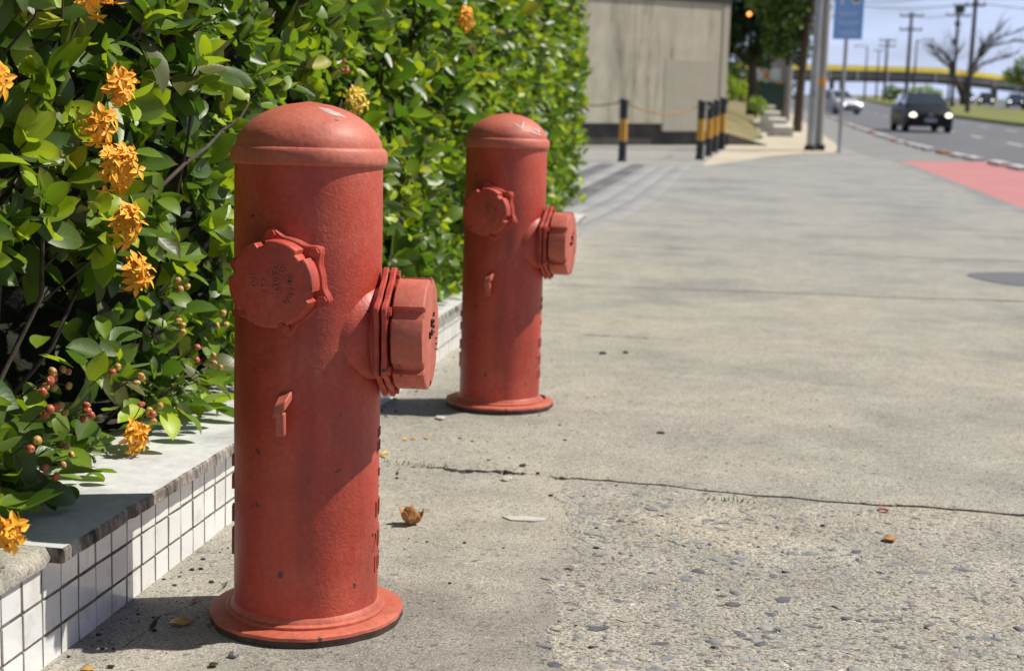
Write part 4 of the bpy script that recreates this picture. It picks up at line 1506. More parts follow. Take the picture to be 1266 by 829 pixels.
def petal(x, y, mat, name, label, cat='petal', L=0.012):
    b = MB()
    for k in range(3):
        a = random.uniform(0, 6)
        ox, oy = random.gauss(0, L * 0.8), random.gauss(0, L * 0.8)
        b.add([(ox + L * cos(a), oy + L * sin(a), 0.002), (ox - L * 0.4 * sin(a), oy + L * 0.4 * cos(a), 0.005), (ox - L * cos(a), oy - L * sin(a), 0.002), (ox + L * 0.4 * sin(a), oy - L * 0.4 * cos(a), 0.004)], [(0, 1, 2, 3)])
    return tag(link(name, b.mesh(name, mat, 0), None, gp(x, y, 0.002)), label, cat)


petal(-0.757, 2.83, M['petal_y'], 'fallen_petals', 'yellow petals fallen on the joint behind the nearer hydrant')
petal(-0.735, 3.02, M['petal'], 'fallen_petals', 'orange petals in the shadow of the farther hydrant')
petal(0.258, 2.66, pmat('pink_petal', (0.5, 0.08, 0.11), None, 0.7, 20), 'fallen_petals', 'pink petals on the dark crack in the pavement')


def chip(x, y, r, mat, label, name='stone_chip', flat=0.5):
    V = IV * (1 + rng.normal(0, 0.16, IV.shape)) * np.array([r * 1.3, r, r * flat])
    o = link(name, MB().add([tuple(p) for p in V], IF).mesh(name, mat, 20), None, gp(x, y, r * flat * 0.55), (0, 0, random.uniform(0, 3)))
    return tag(o, label, 'stone')


chip(-0.467, 2.70, 0.010, M['stone_w'], 'pale chip near the cracked joint between the two hydrants')
chip(-0.729, 3.256, 0.013, M['stone_w'], 'white chip in front of the farther hydrant, at the edge of its shadow')
chip(-0.524, 3.52, 0.0105, M['stone_k'], 'black lump lying on the farther hydrant flange', flat=0.8).location.z += 0.017
chip(-0.457, 2.83, 0.008, M['stone_k'], 'dark chip just beyond the cracked joint')
chip(-0.640, 1.655, 0.0065, M['peb_b'], 'small blue-grey pebble touching the nearer hydrant flange', flat=0.8)
chip(-0.20, 3.25, 0.010, M['stone_k'], 'dark chip out on the middle slab')
chip(-0.47, 4.45, 0.011, M['stone_k'], 'dark chip on the pavement past the farther hydrant')
chip(-0.40, 4.50, 0.010, M['stone_k'], 'small dark chip paired with another past the farther hydrant')
# flat splash of pale mortar on the strip
b = MB().prism([(0.036 * cos(a) * (1 + 0.2 * sin(3 * a)), 0.016 * sin(a) * (1 + 0.25 * sin(2 * a + 1))) for a in [i * 2 * pi / 24 for i in range(24)]], [(1, -0.002), (1, 0.0012), (0.9, 0.002)])
o = b.build('mortar_splash', M['stone_w'], None, 20)
o.location = gp(-0.387, 2.42, 0.001)
tag(o, 'flat pale splash of mortar on the pavement between the hydrants', 'mortar')
# crumbs of soil, bits of leaf and grit along the wall foot and the crack
b = MB()
for _ in range(520):
    if random.random() < 0.6:
        y = random.uniform(1.25, 5.5)
        x = wall_x(y) + 0.006 + abs(random.gauss(0, 0.035))
    else:
        y = random.uniform(1.4, 4.0)
        x = random.uniform(-0.85, 0.3)
    r = 0.0008 + 0.003 * random.random() ** 3
    A = IV * (1 + rng.normal(0, 0.25, IV.shape)) * np.array([r * 1.3, r, r * 0.6])
    b.add([tuple(p_ + np.array(gp(x, y, r * 0.4)[:])) for p_ in A], IF)
tag(b.build('litter', M['soil'], None, 40), 'dark crumbs and grit scattered along the foot of the tiled wall', None, None, 'stuff')
# dark repair patch far out on the slabs
v = []
for i in range(28):
    a = 2 * pi * i / 28
    q = gp(1.44 + 0.36 * cos(a) * (1 + 0.06 * sin(3 * a)), 7.55 + 0.33 * sin(a) * (1 + 0.08 * sin(2 * a + 1)), 0.0025)
    v.append(tuple(q))
tag(MB().add(v, [tuple(range(28))]).build('repair_patch', M['asphalt'], None, 0), 'dark round asphalt repair patch in the pavement', None, None, 'structure')
# weeds in the joints
b = MB()
for cx, cy, n in ((-0.64, 2.772, 26), (-0.70, 2.776, 12), (-0.02, 2.66, 20), (-0.85, 6.45, 20), (-0.93, 5.3, 14), (-0.95, 8.2, 26)):
    for _ in range(n):
        x, y = cx + random.gauss(0, 0.035), cy + random.gauss(0, 0.004)
        h, a = random.uniform(0.004, 0.013), random.uniform(0, 6)
        p = gp(x, y, 0)
        q = p + Vector((cos(a) * h * 0.7, sin(a) * h * 0.7, h))
        d = Vector((-sin(a), cos(a), 0)) * 0.0014
        b.add([p - d, p + d, q], [(0, 1, 2)])
tag(b.build('joint_weeds', M['leaf_olive'], None, 0), 'wisps of weed growing in the pavement joints', None, None, 'stuff')

# ------------------------------------------------------------------ concrete kiosk behind the bollards
KO = Vector((-0.70, 25.45, 0))
ka = math.atan2(-1.40, -2.54) + R(14)
kiosk = thing('concrete_kiosk', 'rain-streaked concrete kiosk with a dark roof edge behind the bollards', 'kiosk', KO, (0, 0, ka))
# local +x runs along the front towards the hedge, +y to the front
def panel(name, u0, u1, z0, z1, mat, t=0.06, y=0.0):
    return MB().box(((u0 + u1) / 2, y - t / 2, (z0 + z1) / 2), (u1 - u0, t, z1 - z0)).build(name, mat, kiosk, 0)


seams = [0.14, 1.37, 2.03, 3.25, 4.3, 5.4]
for i, (a, c) in enumerate(zip(seams, seams[1:])):
    z0 = 0.24 if i == 0 else 0.36
    panel('wall_panel', a + 0.004, c - 0.004, z0, 2.41, M['stained'], 0.07, 0.002 * (i % 2))
panel('render_patch', 0.17, 1.36, 0.235, 1.43, M['patch'], 0.012, 0.0065)
panel('corner_post', -0.02, 0.13, 0.0, 2.41, M['patch'], 0.12, 0.012)
panel('backing', 0.0, 5.4, 0.2, 2.41, M['plinth'], 2.6, -0.085)
panel('plinth', 0.1, 5.4, 0.0, 0.34, M['plinth'], 0.3, -0.06)
panel('roof', -0.04, 5.5, 2.412, 2.54, M['roof'], 2.8, 0.03)
panel('downpipe', 3.26, 3.32, 0.3, 2.36, M['plinth'], 0.05, 0.06)
# grey bent handrail at the hedge end
b = MB()
pts = [(-3.12, 23.2, 0.0), (-3.12, 23.2, 0.35), (-3.12, 23.22, 0.62), (-3.17, 23.26, 0.76), (-3.3, 23.35, 0.80), (-4.2, 23.8, 0.80), (-4.25, 23.83, 0.7), (-4.25, 23.83, 0.0)]
b.tube(pts, 0.035, 10)
tag(b.build('handrail', M['steel'], None, 60), 'grey bent tube handrail between the hedge and the kiosk', 'handrail')

# ------------------------------------------------------------------ bollards
def make_bollard(label, x, y, h=0.80, r=0.052):
    t = thing('bollard', label, 'bollard', (x, y, -0.004), (0, 0, 0), 'black and yellow bollards in front of the kiosk')
    MB().lathe([(r * 1.15, 0), (r * 1.15, 0.03), (r, 0.035), (r, 0.26 * h / 0.8)], 20).build('lower_section', M['black'], t, 40)
    MB().lathe([(r * 1.01, 0.26 * h / 0.8), (r * 1.01, 0.545 * h / 0.8)], 20).build('yellow_band', M['yellow'], t, 40)
    MB().lathe([(r, 0.545 * h / 0.8), (r, h - 0.04), (r * 1.18, h - 0.035), (r * 1.2, h - 0.015), (r * 0.9, h)], 20).build('upper_section', M['black'], t, 40)
    b_ = MB()
    b_.tube([(r * cos(a) * 0.4 + r * 1.2, r * sin(a) * 0.4, h - 0.07) for a in [i * pi / 4 for i in range(9)]], 0.006, 5)
    b_.build('chain_ring', M['chain'], t, 60)
    return t


make_bollard('lone striped bollard in front of the kiosk, roped on both sides', -1.79, 18.52)
make_bollard('nearest striped bollard of the close cluster at the kiosk corner', -0.845, 19.68)
make_bollard('second striped bollard of the close cluster, just behind the nearest', -0.775, 20.9, 0.78, 0.048)
make_bollard('third striped bollard of the close cluster, before the farthest', -0.735, 22.25, 0.80, 0.05)
make_bollard('farthest striped bollard of the close cluster beside the kiosk post', -0.67, 23.65, 0.83, 0.055)


def sagline(p, q, sag, n=14):
    p, q = Vector(p), Vector(q)
    return [p.lerp(q, i / n) - Vector((0, 0, sag * 4 * (i / n) * (1 - i / n))) for i in range(n + 1)]


tag(MB().tube(sagline((-1.73, 18.55, 0.73), (-0.90, 19.64, 0.71), 0.11), 0.011, 6).build('rope', M['rope'], None, 60), 'faded orange rope sagging from the lone bollard to the cluster', 'rope')
tag(MB().tube(sagline((-1.85, 18.5, 0.75), (-3.12, 23.15, 0.72), 0.06), 0.010, 6).build('chain', M['chain'], None, 60), 'grey chain from the lone bollard towards the hedge', 'chain')
tag(MB().tube(sagline((-0.84, 19.74, 0.73), (-0.775, 20.85, 0.71), 0.05), 0.010, 6).build('chain', M['chain'], None, 60), 'short grey chain between the nearest two clustered bollards', 'chain')

# ------------------------------------------------------------------ grass bank, low white wall, trees, street furniture
ysb = [25.62, 28, 32, 36, 40, 45, 50, 60, 75, 110]
PE = lambda y: interp([(25.6, -0.60), (30, 0.02), (48, -0.38), (70, 0.22), (110, 0.2)], y)
v, f = [], []
cols = [0, 0.25, 0.7, 1.3, 2.2, 4.5, 12, 60]
hs = [0.0, 0.12, 0.30, 0.46, 0.58, 0.66, 0.75, 0.9]
for y in ysb:
    k = sst(25.5, 31, y)
    for c, h in zip(cols, hs):
        v.append((PE(y) - c, y, -0.01 + h * (0.55 + 0.45 * k) + (0.02 * sin(y * 1.3 + c * 4) if c else 0)))
nc = len(cols)
for i in range(len(ysb) - 1):
    for j in range(nc - 1):
        f.append((i * nc + j + 1, i * nc + j, (i + 1) * nc + j, (i + 1) * nc + j + 1)[::-1])
o = len(v)
v += [(v[j][0], v[j][1], -0.4) for j in range(nc)]
for j in range(nc - 1):
    f.append((j, j + 1, o + j + 1, o + j)[::-1])
tag(MB().add(v, f).build('grass_bank', M['bank'], None, 40), 'patchy dry grass bank rising beside the sandy path', None, None, 'structure')
b = MB()
b.add([(-0.60, 25.30, 0), (0.06, 25.72, 0), (0.06, 25.72, 0.015), (-0.60, 25.30, 0.20), (-0.68, 25.42, 0), (-0.02, 25.86, 0), (-0.02, 25.86, 0.015), (-0.68, 25.42, 0.20)],
      [(0, 1, 2, 3), (4, 7, 6, 5), (3, 2, 6, 7), (1, 5, 6, 2), (0, 3, 7, 4)])
tag(b.build('retaining_edge', M['plinth'], None, 0), 'dark wedge-shaped retaining edge at the end of the bank beside the kiosk', 'retaining edge')
lw = thing('low_wall', 'low whitewashed stepped wall along the sandy path', 'wall', (0.3, 33, 0))
for x, y, l, h in ((0.12, 0.0, 2.6, 0.20), (0.02, 3.4, 3.0, 0.30), (-0.10, 7.2, 3.2, 0.42), (-0.22, 11.2, 3.6, 0.55)):
    MB().box((x, y, h / 2 - 0.02), (0.42, l, h + 0.04)).build('wall_step', M['whitewash'], lw, 0)


def crown_items(clumps, n, size, mats, flat=0.8):
    its = []
    tot = sum(r ** 2 for _, r in clumps)
    for c, r in clumps:
        for _ in range(int(n * r * r / tot)):
            d = rng.normal(0, 1, 3)
            d = nrm(d)
            q = np.array(c) + d * r * (0.45 + 0.6 * random.random() ** 0.5) * np.array([1, 1, flat])
            its.append(frame_leaf(q, rng.normal(0, 1, 3) + d * 0.7, np.array([0, 0, 1.0]) + rng.normal(0, 0.5, 3), size * random.uniform(0.7, 1.3), random.choice(mats)))
    return its


def make_tree(name, label, cat, base, trunk, tr, limbs, clumps, n, size, mats, group=None):
    t = thing(name, label, cat, base, (0, 0, 0), group)
    k = len(trunk)
    MB().tube(trunk, [lerp(tr, tr * 0.6, i / (k - 1)) for i in range(k)], 10).build('trunk', M['bark'], t, 60)
    for l in limbs:
        MB().tube(l, [lerp(tr * 0.5, tr * 0.12, i / (len(l) - 1)) for i in range(len(l))], 7).build('limb', M['bark'], t, 60)
    if clumps:
        tag(link('crown', leaf_mesh('crown', crown_items(clumps, n, size, mats)), t), None, None, None, 'stuff')
    return t


make_tree('shade_tree', 'dark leafy tree spreading over the grass bank behind the kiosk', 'tree', (-0.42, 45, 0.45),
          [(0, 0, -0.2), (0.02, 0, 0.6), (-0.03, 0, 1.3), (0.05, 0, 2.0)], 0.17,
          [[(0, 0, 1.2), (-0.9, 0.2, 2.0), (-1.8, 0, 2.6)], [(0, 0, 1.4), (0.7, -0.3, 2.1), (1.2, 0.1, 2.7)], [(0.05, 0, 2), (0.2, 0.3, 3.0), (0, 0.2, 3.8)]],
          [((-1.2, 0, 2.5), 1.0), ((-0.2, -0.3, 2.2), 0.95), ((0.75, 0.2, 2.4), 0.85), ((-0.7, 0.3, 3.4), 1.2), ((0.6, 0, 3.4), 1.1), ((1.25, -0.2, 1.75), 0.45), ((0.2, 0.5, 1.65), 0.5), ((-1.3, -0.3, 1.7), 0.55), ((-2.1, 0.4, 3.0), 0.9), ((1.5, 0.2, 2.9), 0.7), ((1.1, 0.4, 2.1), 0.5)],
          13000, 0.16, [5, 5, 5, 1, 5, 5])
make_tree('street_tree', 'slim brown-trunked street tree beside the grey lamp pole', 'tree', (0.80, 36, 0),
          [(0, 0, -0.05), (0.02, 0, 0.9), (0.06, 0, 1.8), (0.13, 0, 2.8), (0.15, 0, 3.6)], 0.12,
          [[(0.1, 0, 2.2), (-0.3, 0.2, 2.7), (-0.7, 0.1, 3.0)], [(0.14, 0, 2.6), (0.3, 0.2, 3.1), (0.3, 0.1, 3.6)]],
          [((-0.35, 0.3, 2.55), 0.6), ((-0.1, 0, 3.4), 0.7), ((-0.8, 0, 3.2), 0.6), ((-0.55, 0.4, 2.1), 0.4)], 3000, 0.12, [5, 5, 1, 0])
make_tree('bush', 'sunlit green bush on the bank behind the shade tree', 'bush', (-1.35, 52, 0.6), [(0, 0, -0.1), (0, 0, 0.4)], 0.05, [],
          [((0, 0, 0.5), 0.5), ((0.6, 0.2, 0.4), 0.4), ((-0.6, 0, 0.45), 0.5)], 700, 0.12, [2, 0, 2])
make_tree('bush', 'low bright bush beside the green bin', 'bush', (-0.25, 41, 0.35), [(0, 0, -0.1), (0, 0, 0.3)], 0.04, [],
          [((0, 0, 0.25), 0.25), ((0.16, 0, 0.15), 0.2)], 260, 0.09, [2, 0, 0])
for lab, x, y, r, n in (('big dark bush filling the gap behind the low white wall', -1.2, 74, 1.5, 1500), ('tall dark bush closing the far end of the bank', -4.6, 80, 2.1, 1800), ('dark bush at the far end of the sandy path', 0.0, 92, 1.3, 1100)):
    make_tree('bush', lab, 'bush', (x, y, 0.5), [(0, 0, -0.3), (0, 0, 0.8)], 0.12, [], [((0, 0, r * 0.7), r), ((r * 0.8, 0.3, r * 0.5), r * 0.7), ((-r * 0.8, 0, r * 0.6), r * 0.8)], n, 0.26, [5, 5, 1, 5])
o = tag(MB().box((0, 0, 0.5), (5, 0.25, 1.0)).build('boundary_wall', M['sand'], None, 0, (-4.2, 60, 0.65)), 'tan boundary wall glimpsed behind the shade tree', 'wall')
o = thing('signal_lamp', 'small lit orange lamp hanging among the dark leaves', 'lamp', (-0.56, 40, 3.02))
MB().lathe([(0.02, -0.06), (0.055, -0.03), (0.06, 0.0), (0.05, 0.035), (0.015, 0.055)], 12).build('lens', M['signal'], o, 60)
MB().tube([(0, 0, 0.05), (0.02, 0.4, 0.5), (0.0, 1.2, 0.7)], 0.012, 5).build('bracket', M['darkpole'], o, 60)

rb = thing('recycling_bin', 'dark green bin with a white and orange board behind the low wall', 'bin', (0.02, 50, 0.3))
MB().box((0.15, 0, 0.45), (0.75, 0.6, 0.9)).build('body', M['binG'], rb, 0)
MB().box((0.15, 0, 0.93), (0.8, 0.66, 0.06)).build('lid', M['binG'], rb, 0)
MB().box((-0.05, -0.1, 1.25), (0.95, 0.05, 0.42)).build('board', M['signwhite'], rb, 0)
MB().box((-0.02, -0.14, 1.22), (0.2, 0.03, 0.26)).build('orange_panel', M['orange'], rb, 0)
MB().box((-0.45, -0.1, 0.6), (0.05, 0.05, 1.3)).build('board_post', M['steel'], rb, 0)

steel = thing('lamp_pole', 'pale galvanised pole standing against the concrete utility pole', 'pole', (0.762, 23.95, -0.01))
MB().lathe([(0.066, 0), (0.062, 1.6), (0.058, 3.2), (0.05, 6.5)], 20).build('shaft', M['steel'], steel, 50)
MB().lathe([(0.1, 0), (0.1, 0.06), (0.085, 0.1), (0.067, 0.11)], 20).build('base_collar', M['roof'], steel, 40)
MB().lathe([(0.068, 0.86), (0.068, 0.98)], 20).build('band', pmat('pale_green_band', (0.3, 0.42, 0.38), None, 0.7, 5), steel, 50)
MB().tube([(0, 0, 6.45), (0.1, 0, 6.8), (0.8, 0, 7.0), (1.6, 0, 7.0)], 0.03, 8).build('bracket', M['steel'], steel, 60)


def utility_pole(label, base, h, r, band=None, arms=(), mat='pole', extra=None, group='utility poles'):
    t = thing('utility_pole', label, 'utility pole', base, (0, 0, 0), group)
    MB().lathe([(r, -0.05), (r * 0.9, h * 0.5), (r * 0.72, h)], 14).build('shaft', M[mat], t, 50)
    if band:
        MB().lathe([(r * 1.03, band[0]), (r * 1.03, band[1])], 14).build('orange_band', M['orange'], t, 50)
    for z, x0, x1 in arms:
        MB().box(((x0 + x1) / 2, -r * 1.3, z), (x1 - x0, 0.11, 0.13)).build('crossarm', M[mat], t, 0)
        for k in range(4):
            x = lerp(x0 + 0.1, x1 - 0.1, k / 3)
            MB().lathe([(0.03, z + 0.06), (0.06, z + 0.12), (0.035, z + 0.16), (0.06, z + 0.2), (0.02, z + 0.26)], 8, 0, Matrix.Translation((x, -r * 1.3, 0))).build('insulator', M[mat], t, 50)
    if extra:
        extra(t)
    return t


GR = 'utility poles in a row along the sandy path'
p0 = utility_pole('thick concrete utility pole with an orange band beside the galvanised pole', (0.868, 24.15, -0.01), 8.2, 0.098, (1.06, 1.19), group=GR)
MB().box((0, 0, 0.05), (0.26, 0.26, 0.12)).build('base_block', M['roof'], p0, 0)
utility_pole('grey utility pole just behind the brown street tree', (0.70, 50, 0), 8, 0.16, None, group=GR)
utility_pole('grey utility pole with an orange band, third behind the street tree', (0.56, 57, 0), 8, 0.16, (1.2, 1.42), group=GR)
utility_pole('slim pale pole between the banded utility pole and the farthest one of the row', (0.66, 62.5, 0), 7.5, 0.16, None, group=GR)
utility_pole('farthest grey utility pole of the row on the sandy path', (0.42, 68, 0), 8, 0.14, None, ((7.4, -0.9, 0.9),), group=GR)
pe = utility_pole('tall far utility pole at the end of the path, mostly hidden by leaves', (0.3, 100, 0), 8.6, 0.14, None, ((7.7, -1, 1),), group=GR)

sg = thing('bus_stop_sign', 'blue sign board with pale lines of print on a thin grey post', 'sign', (1.197, 23.45, -0.015), (0, 0, R(-4)))
MB().tube([(0, 0, 0), (0.005, 0, 1.3), (0.01, 0, 2.75)], 0.03, 10).build('post', M['steel'], sg, 60)
bx = MB().box((0.02, -0.045, 2.25), (0.45, 0.014, 0.92))
bd = bx.build('board', M['signblue'], sg, 0)
for z, segs in ((2.20, ((-0.15, -0.07), (-0.055, 0.05), (0.065, 0.15))), (2.165, ((-0.13, -0.02), (0.0, 0.13))), (2.06, ((-0.16, -0.04), (-0.02, 0.06), (0.075, 0.17))), (2.03, ((-0.15, 0.02), (0.035, 0.14))),
                (1.91, ((-0.15, -0.1), (-0.085, 0.0), (0.02, 0.13))), (1.875, ((-0.12, 0.03), (0.045, 0.15)))):
    for a, c in segs:
        MB().box(((a + c) / 2 + 0.02, -0.0535, z), (c - a, 0.003, 0.022)).build('print_mark', M['signpale'], bd, 0)
b = MB()
b.lathe([(0.075, 0), (0.075, 0.003)], 24, 0, axis_matrix((0, -1, 0), (0.12, -0.0525, 2.40)))
b.build('white_roundel', M['signwhite'], bd, 0)
b = MB().lathe([(0.05, 0), (0.05, 0.003)], 24, 0, axis_matrix((0, -1, 0), (0.125, -0.0565, 2.42)))
b.build('dark_pictogram', M['black'], bd, 0)
b = MB().box((-0.09, -0.0535, 2.42), (0.045, 0.003, 0.2)).box((-0.09, -0.0538, 2.42), (0.11, 0.003, 0.03))
b.build('white_mark', M['signwhite'], bd, 0)

# kerb pieces between the bike lane and the carriageway
KL = [(14, 4.15), (21.5, 3.72), (27.5, 3.2), (33.2, 2.97), (46, 2.87), (64, 2.92), (80, 2.9)]
y, i = 15.0, 0
seg_w = MB().box((0, 0, 0.03), (0.17, 0.80, 0.06)).mesh('kerb_piece', M['white'], 0)
seg_r = MB().box((0, 0, 0.03), (0.17, 0.62, 0.06)).mesh('kerb_piece', M['redpaint'], 0)
kerbs = tag(link('lane_kerb', None, None, (3, 30, -0.1)), 'row of painted kerb pieces between bike lane and carriageway', None, None, 'structure')
while y < 80:
    x = interp(KL, y)
    a = math.atan2(interp(KL, y + 0.5) - interp(KL, y - 0.5), 1.0)
    o = link('kerb_piece', seg_r if (i % 5) == 4 else seg_w, kerbs, (x - 3, y - 30, random.uniform(-0.015, 0.004)), (0, 0, -a))
    y += 1.15 if i % 3 else 1.7
    i += 1

# ------------------------------------------------------------------ cars
def make_car(name, label, loc, rz, paint_, lamp='lamp', L=3.9, H=1.45, group='cars on the two carriageways'):
    t = thing(name, label, 'car', loc, (0, 0, rz), group)
    st = [(0.0, 0.66, 0.30, 0.56), (0.06, 0.74, 0.24, 0.66), (0.25, 0.80, 0.20, 0.74), (0.95, 0.825, 0.19, 0.92), (2.2, 0.83, 0.19, 0.95), (3.4, 0.82, 0.20, 0.98), (L - 0.12, 0.78, 0.24, 0.97), (L, 0.70, 0.32, 0.84)]
    v, f = [], []
    for y, w_, zb, zt in st:
        h = zt - zb
        half = [(w_ * 0.86, zb), (w_ * 0.98, zb + 0.1 * h), (w_ * 1.01, zb + 0.45 * h), (w_, zb + 0.75 * h), (w_ * 0.93, zb + 0.96 * h), (w_ * 0.6, zt + 0.015), (0.0, zt + 0.03)]
        for x, z in half:
            v.append((x, y, z))
        for x, z in half[-2::-1]:
            v.append((-x, y, z))
    n = 13
    for i in range(len(st) - 1):
        for j in range(n):
            k = (j + 1) % n
            f.append((i * n + j, i * n + k, (i + 1) * n + k, (i + 1) * n + j))
    f += [tuple(reversed(range(n))), tuple(range((len(st) - 1) * n, len(st) * n))]
    MB().add(v, f).build('body', M[paint_], t, 40)
    # cabin: belt ring and roof ring, glass set in proud of it
    belt = [(0.74, 0.92, 0.93), (0.77, 2.2, 0.95), (0.70, L - 0.2, 0.97)]
    roof = [(0.55, 1.62, H - 0.04), (0.585, 2.3, H), (0.53, L - 0.65, H - 0.05)]
    v = [(x, y, z) for x, y, z in belt] + [(x, y, z) for x, y, z in roof]
    v += [(-x, y, z) for x, y, z in v]
    f = [(0, 1, 4, 3), (1, 2, 5, 4), (6, 9, 10, 7), (7, 10, 11, 8), (0, 3, 9, 6), (2, 8, 11, 5), (3, 4, 10, 9), (4, 5, 11, 10)]
    MB().add(v, f).build('cabin', M[paint_], t, 30)

    def quad(nm, pts, off, mat):
        c = [Vector(p) for p in pts]
        nr = (c[1] - c[0]).cross(c[3] - c[0]).normalized()
        m_ = sum(c, Vector()) / 4
        out = [tuple(m_ + (p - m_) * 0.90 + nr * off) for p in c]
        inn = [tuple(m_ + (p - m_) * 0.92 - nr * 0.01) for p in c]
        return MB().add(out + inn, [(0, 1, 2, 3), (0, 4, 5, 1), (1, 5, 6, 2), (2, 6, 7, 3), (3, 7, 4, 0)]).build(nm, mat, t, 0)
    quad('windscreen', [v[6], v[0], v[3], v[9]], 0.012, M['glass'])
    quad('rear_window', [v[2], v[8], v[11], v[5]], 0.012, M['glass'])
    for s in (0, 1):
        a, c = (v[0:6], 1) if s == 0 else (v[6:12], -1)
        q1 = [a[0], a[1], a[4], a[3]] if s == 0 else [a[1], a[0], a[3], a[4]]
        q2 = [a[1], a[2], a[5], a[4]] if s == 0 else [a[2], a[1], a[4], a[5]]
        quad('side_window', q1, 0.012, M['glass'])
        quad('side_window', q2, 0.012, M['glass'])
        MB().lathe([(0.02, -0.02), (0.085, -0.01), (0.098, 0.02), (0.08, 0.05)], 16, 0, axis_matrix((0.25 * c, -1, 0.1), (0.60 * c, 0.045, 0.60)) @ Matrix.Diagonal((1.25, 0.85, 1, 1))).build('headlight', M[lamp], t, 50)
        MB().lathe([(0.02, -0.05), (0.07, -0.03), (0.08, 0.03), (0.03, 0.06)], 10, 0, Matrix.Translation((0.90 * c, 1.05, 0.98))).build('wing_mirror', M[paint_], t, 50)
        for y in (0.68, L - 0.72):
            W_ = axis_matrix((c, 0, 0), (0.70 * c, y, 0.285))
            wh = MB().lathe([(0.2, -0.08), (0.27, -0.07), (0.29, -0.03), (0.29, 0.09), (0.27, 0.125), (0.18, 0.13), (0.17, 0.11)], 24, 0, W_).build('wheel', M['tyre'], t, 40)
            MB().lathe([(0.175, 0.10), (0.17, 0.118), (0.08, 0.125), (0.03, 0.13)], 20, 0, W_).build('rim', M['rim'], wh, 40)
    MB().box((0, -0.02, 0.34), (1.30, 0.05, 0.16)).build('lower_grille', M['tyre'], t, 0)
    MB().box((0, -0.012, 0.55), (0.75, 0.06, 0.11)).build('grille', M['tyre'], t, 0)
    MB().box((0, -0.05, 0.43), (0.42, 0.015, 0.13)).build('number_plate', M['plate'], t, 0)
    MB().lathe([(0.075, 0.0), (0.075, 0.012), (0.062, 0.014), (0.06, 0.008)], 20, 0, axis_matrix((0, -1, 0.1), (0, -0.03, 0.58))).build('badge', M['chrome'], t, 40)
    for s in (-1, 1):
        MB().box((0.62 * s, L + 0.005, 0.74), (0.16, 0.04, 0.22)).build('tail_light', M['redpaint'], t, 0)
    return t


make_car('hatchback_car', 'black hatchback with lit headlights driving towards the pavement end', (5.66, 51.5, gz(51)), R(4), 'carblack', 'lamp', 3.9, 1.37)
make_car('sedan_car', 'white car farther up the near carriageway beside the sign post', (5.15, 88.5, gz(88)), R(28), 'carwhite', 'lampw')
make_car('sedan_car', 'small far car with bright white headlights left of the black hatchback', (17.2, 205, gz(205)), R(-5), 'carwhite', 'lampw')
make_car('sedan_car', 'far grey car with white headlights tucked behind the white-lamped car', (19.4, 214, gz(214)), R(-5), 'cargrey', 'lampw')
make_car('sedan_car', 'dark blue car just left of the bare tree trunk on the far carriageway', (24.6, 186, gz(186)), R(-8), 'carblue', 'lampw')
make_car('sedan_car', 'dark car with warm headlights right of the bare tree on the far carriageway', (23.9, 165, gz(165)), R(-6), 'carblack', 'lamp')
make_car('sedan_car', 'dull blue car at the far right edge of the far carriageway', (24.6, 150, gz(150)), R(-6), 'carblue', 'lampw')

# ------------------------------------------------------------------ far poles, cables, bare tree, overpass
GF = 'far utility poles beyond the road'
MZ = lambda y: gz(y) + 0.14
pa = utility_pole('tall dark pole rising beside the bare tree on the grassy median', (13.3, 100, MZ(100)), 8.6, 0.16, None, ((6.95, -0.62, 0.62), (7.9, -0.9, 0.9)), 'darkpole', group=GF)


def transformer(t):
    MB().lathe([(0.3, 7.95), (0.42, 8.0), (0.42, 8.55), (0.3, 8.6)], 14, 0, Matrix.Translation((0.05, -0.45, 0))).build('transformer', M['darkpole'], t, 40)
    MB().lathe([(0.05, 6.75), (0.24, 6.95), (0.24, 7.2), (0.05, 7.4)], 12).build('switch_box', M['darkpole'], t, 40)


utility_pole('dark pole carrying a transformer drum left of the tallest pole', (15.95, 130, MZ(130)), 8.5, 0.16, None, ((7.75, -1.05, 1.0), (8.55, -0.5, 0.6)), 'darkpole', transformer, GF)
utility_pole('dark double-armed pole behind the black hatchback', (12.05, 130, MZ(130)), 8.0, 0.17, None, ((7.65, -1.0, 1.0), (6.5, -0.95, 0.95)), 'darkpole', group=GF)
utility_pole('far double-armed pole between the blue sign and the black hatchback', (14.1, 180, MZ(180)), 7.35, 0.17, None, ((7.15, -1.0, 1.0), (6.5, -1.0, 1.0)), 'darkpole', group=GF)


def long_arm(x1, z, r=0.05):
    def fn(t):
        MB().tube([(0, 0, z - 0.25), (x1 * 0.3, 0, z), (x1, 0, z + 0.02)], r, 6).build('lamp_arm', M['darkpole'], t, 60)
        MB().lathe([(0.06, -0.08), (0.14, -0.03), (0.12, 0.05), (0.03, 0.08)], 8, 0, Matrix.Translation((x1, 0, z)) @ Matrix.Diagonal((2.0, 1, 1, 1))).build('lamp_head', M['darkpole'], t, 50)
    return fn


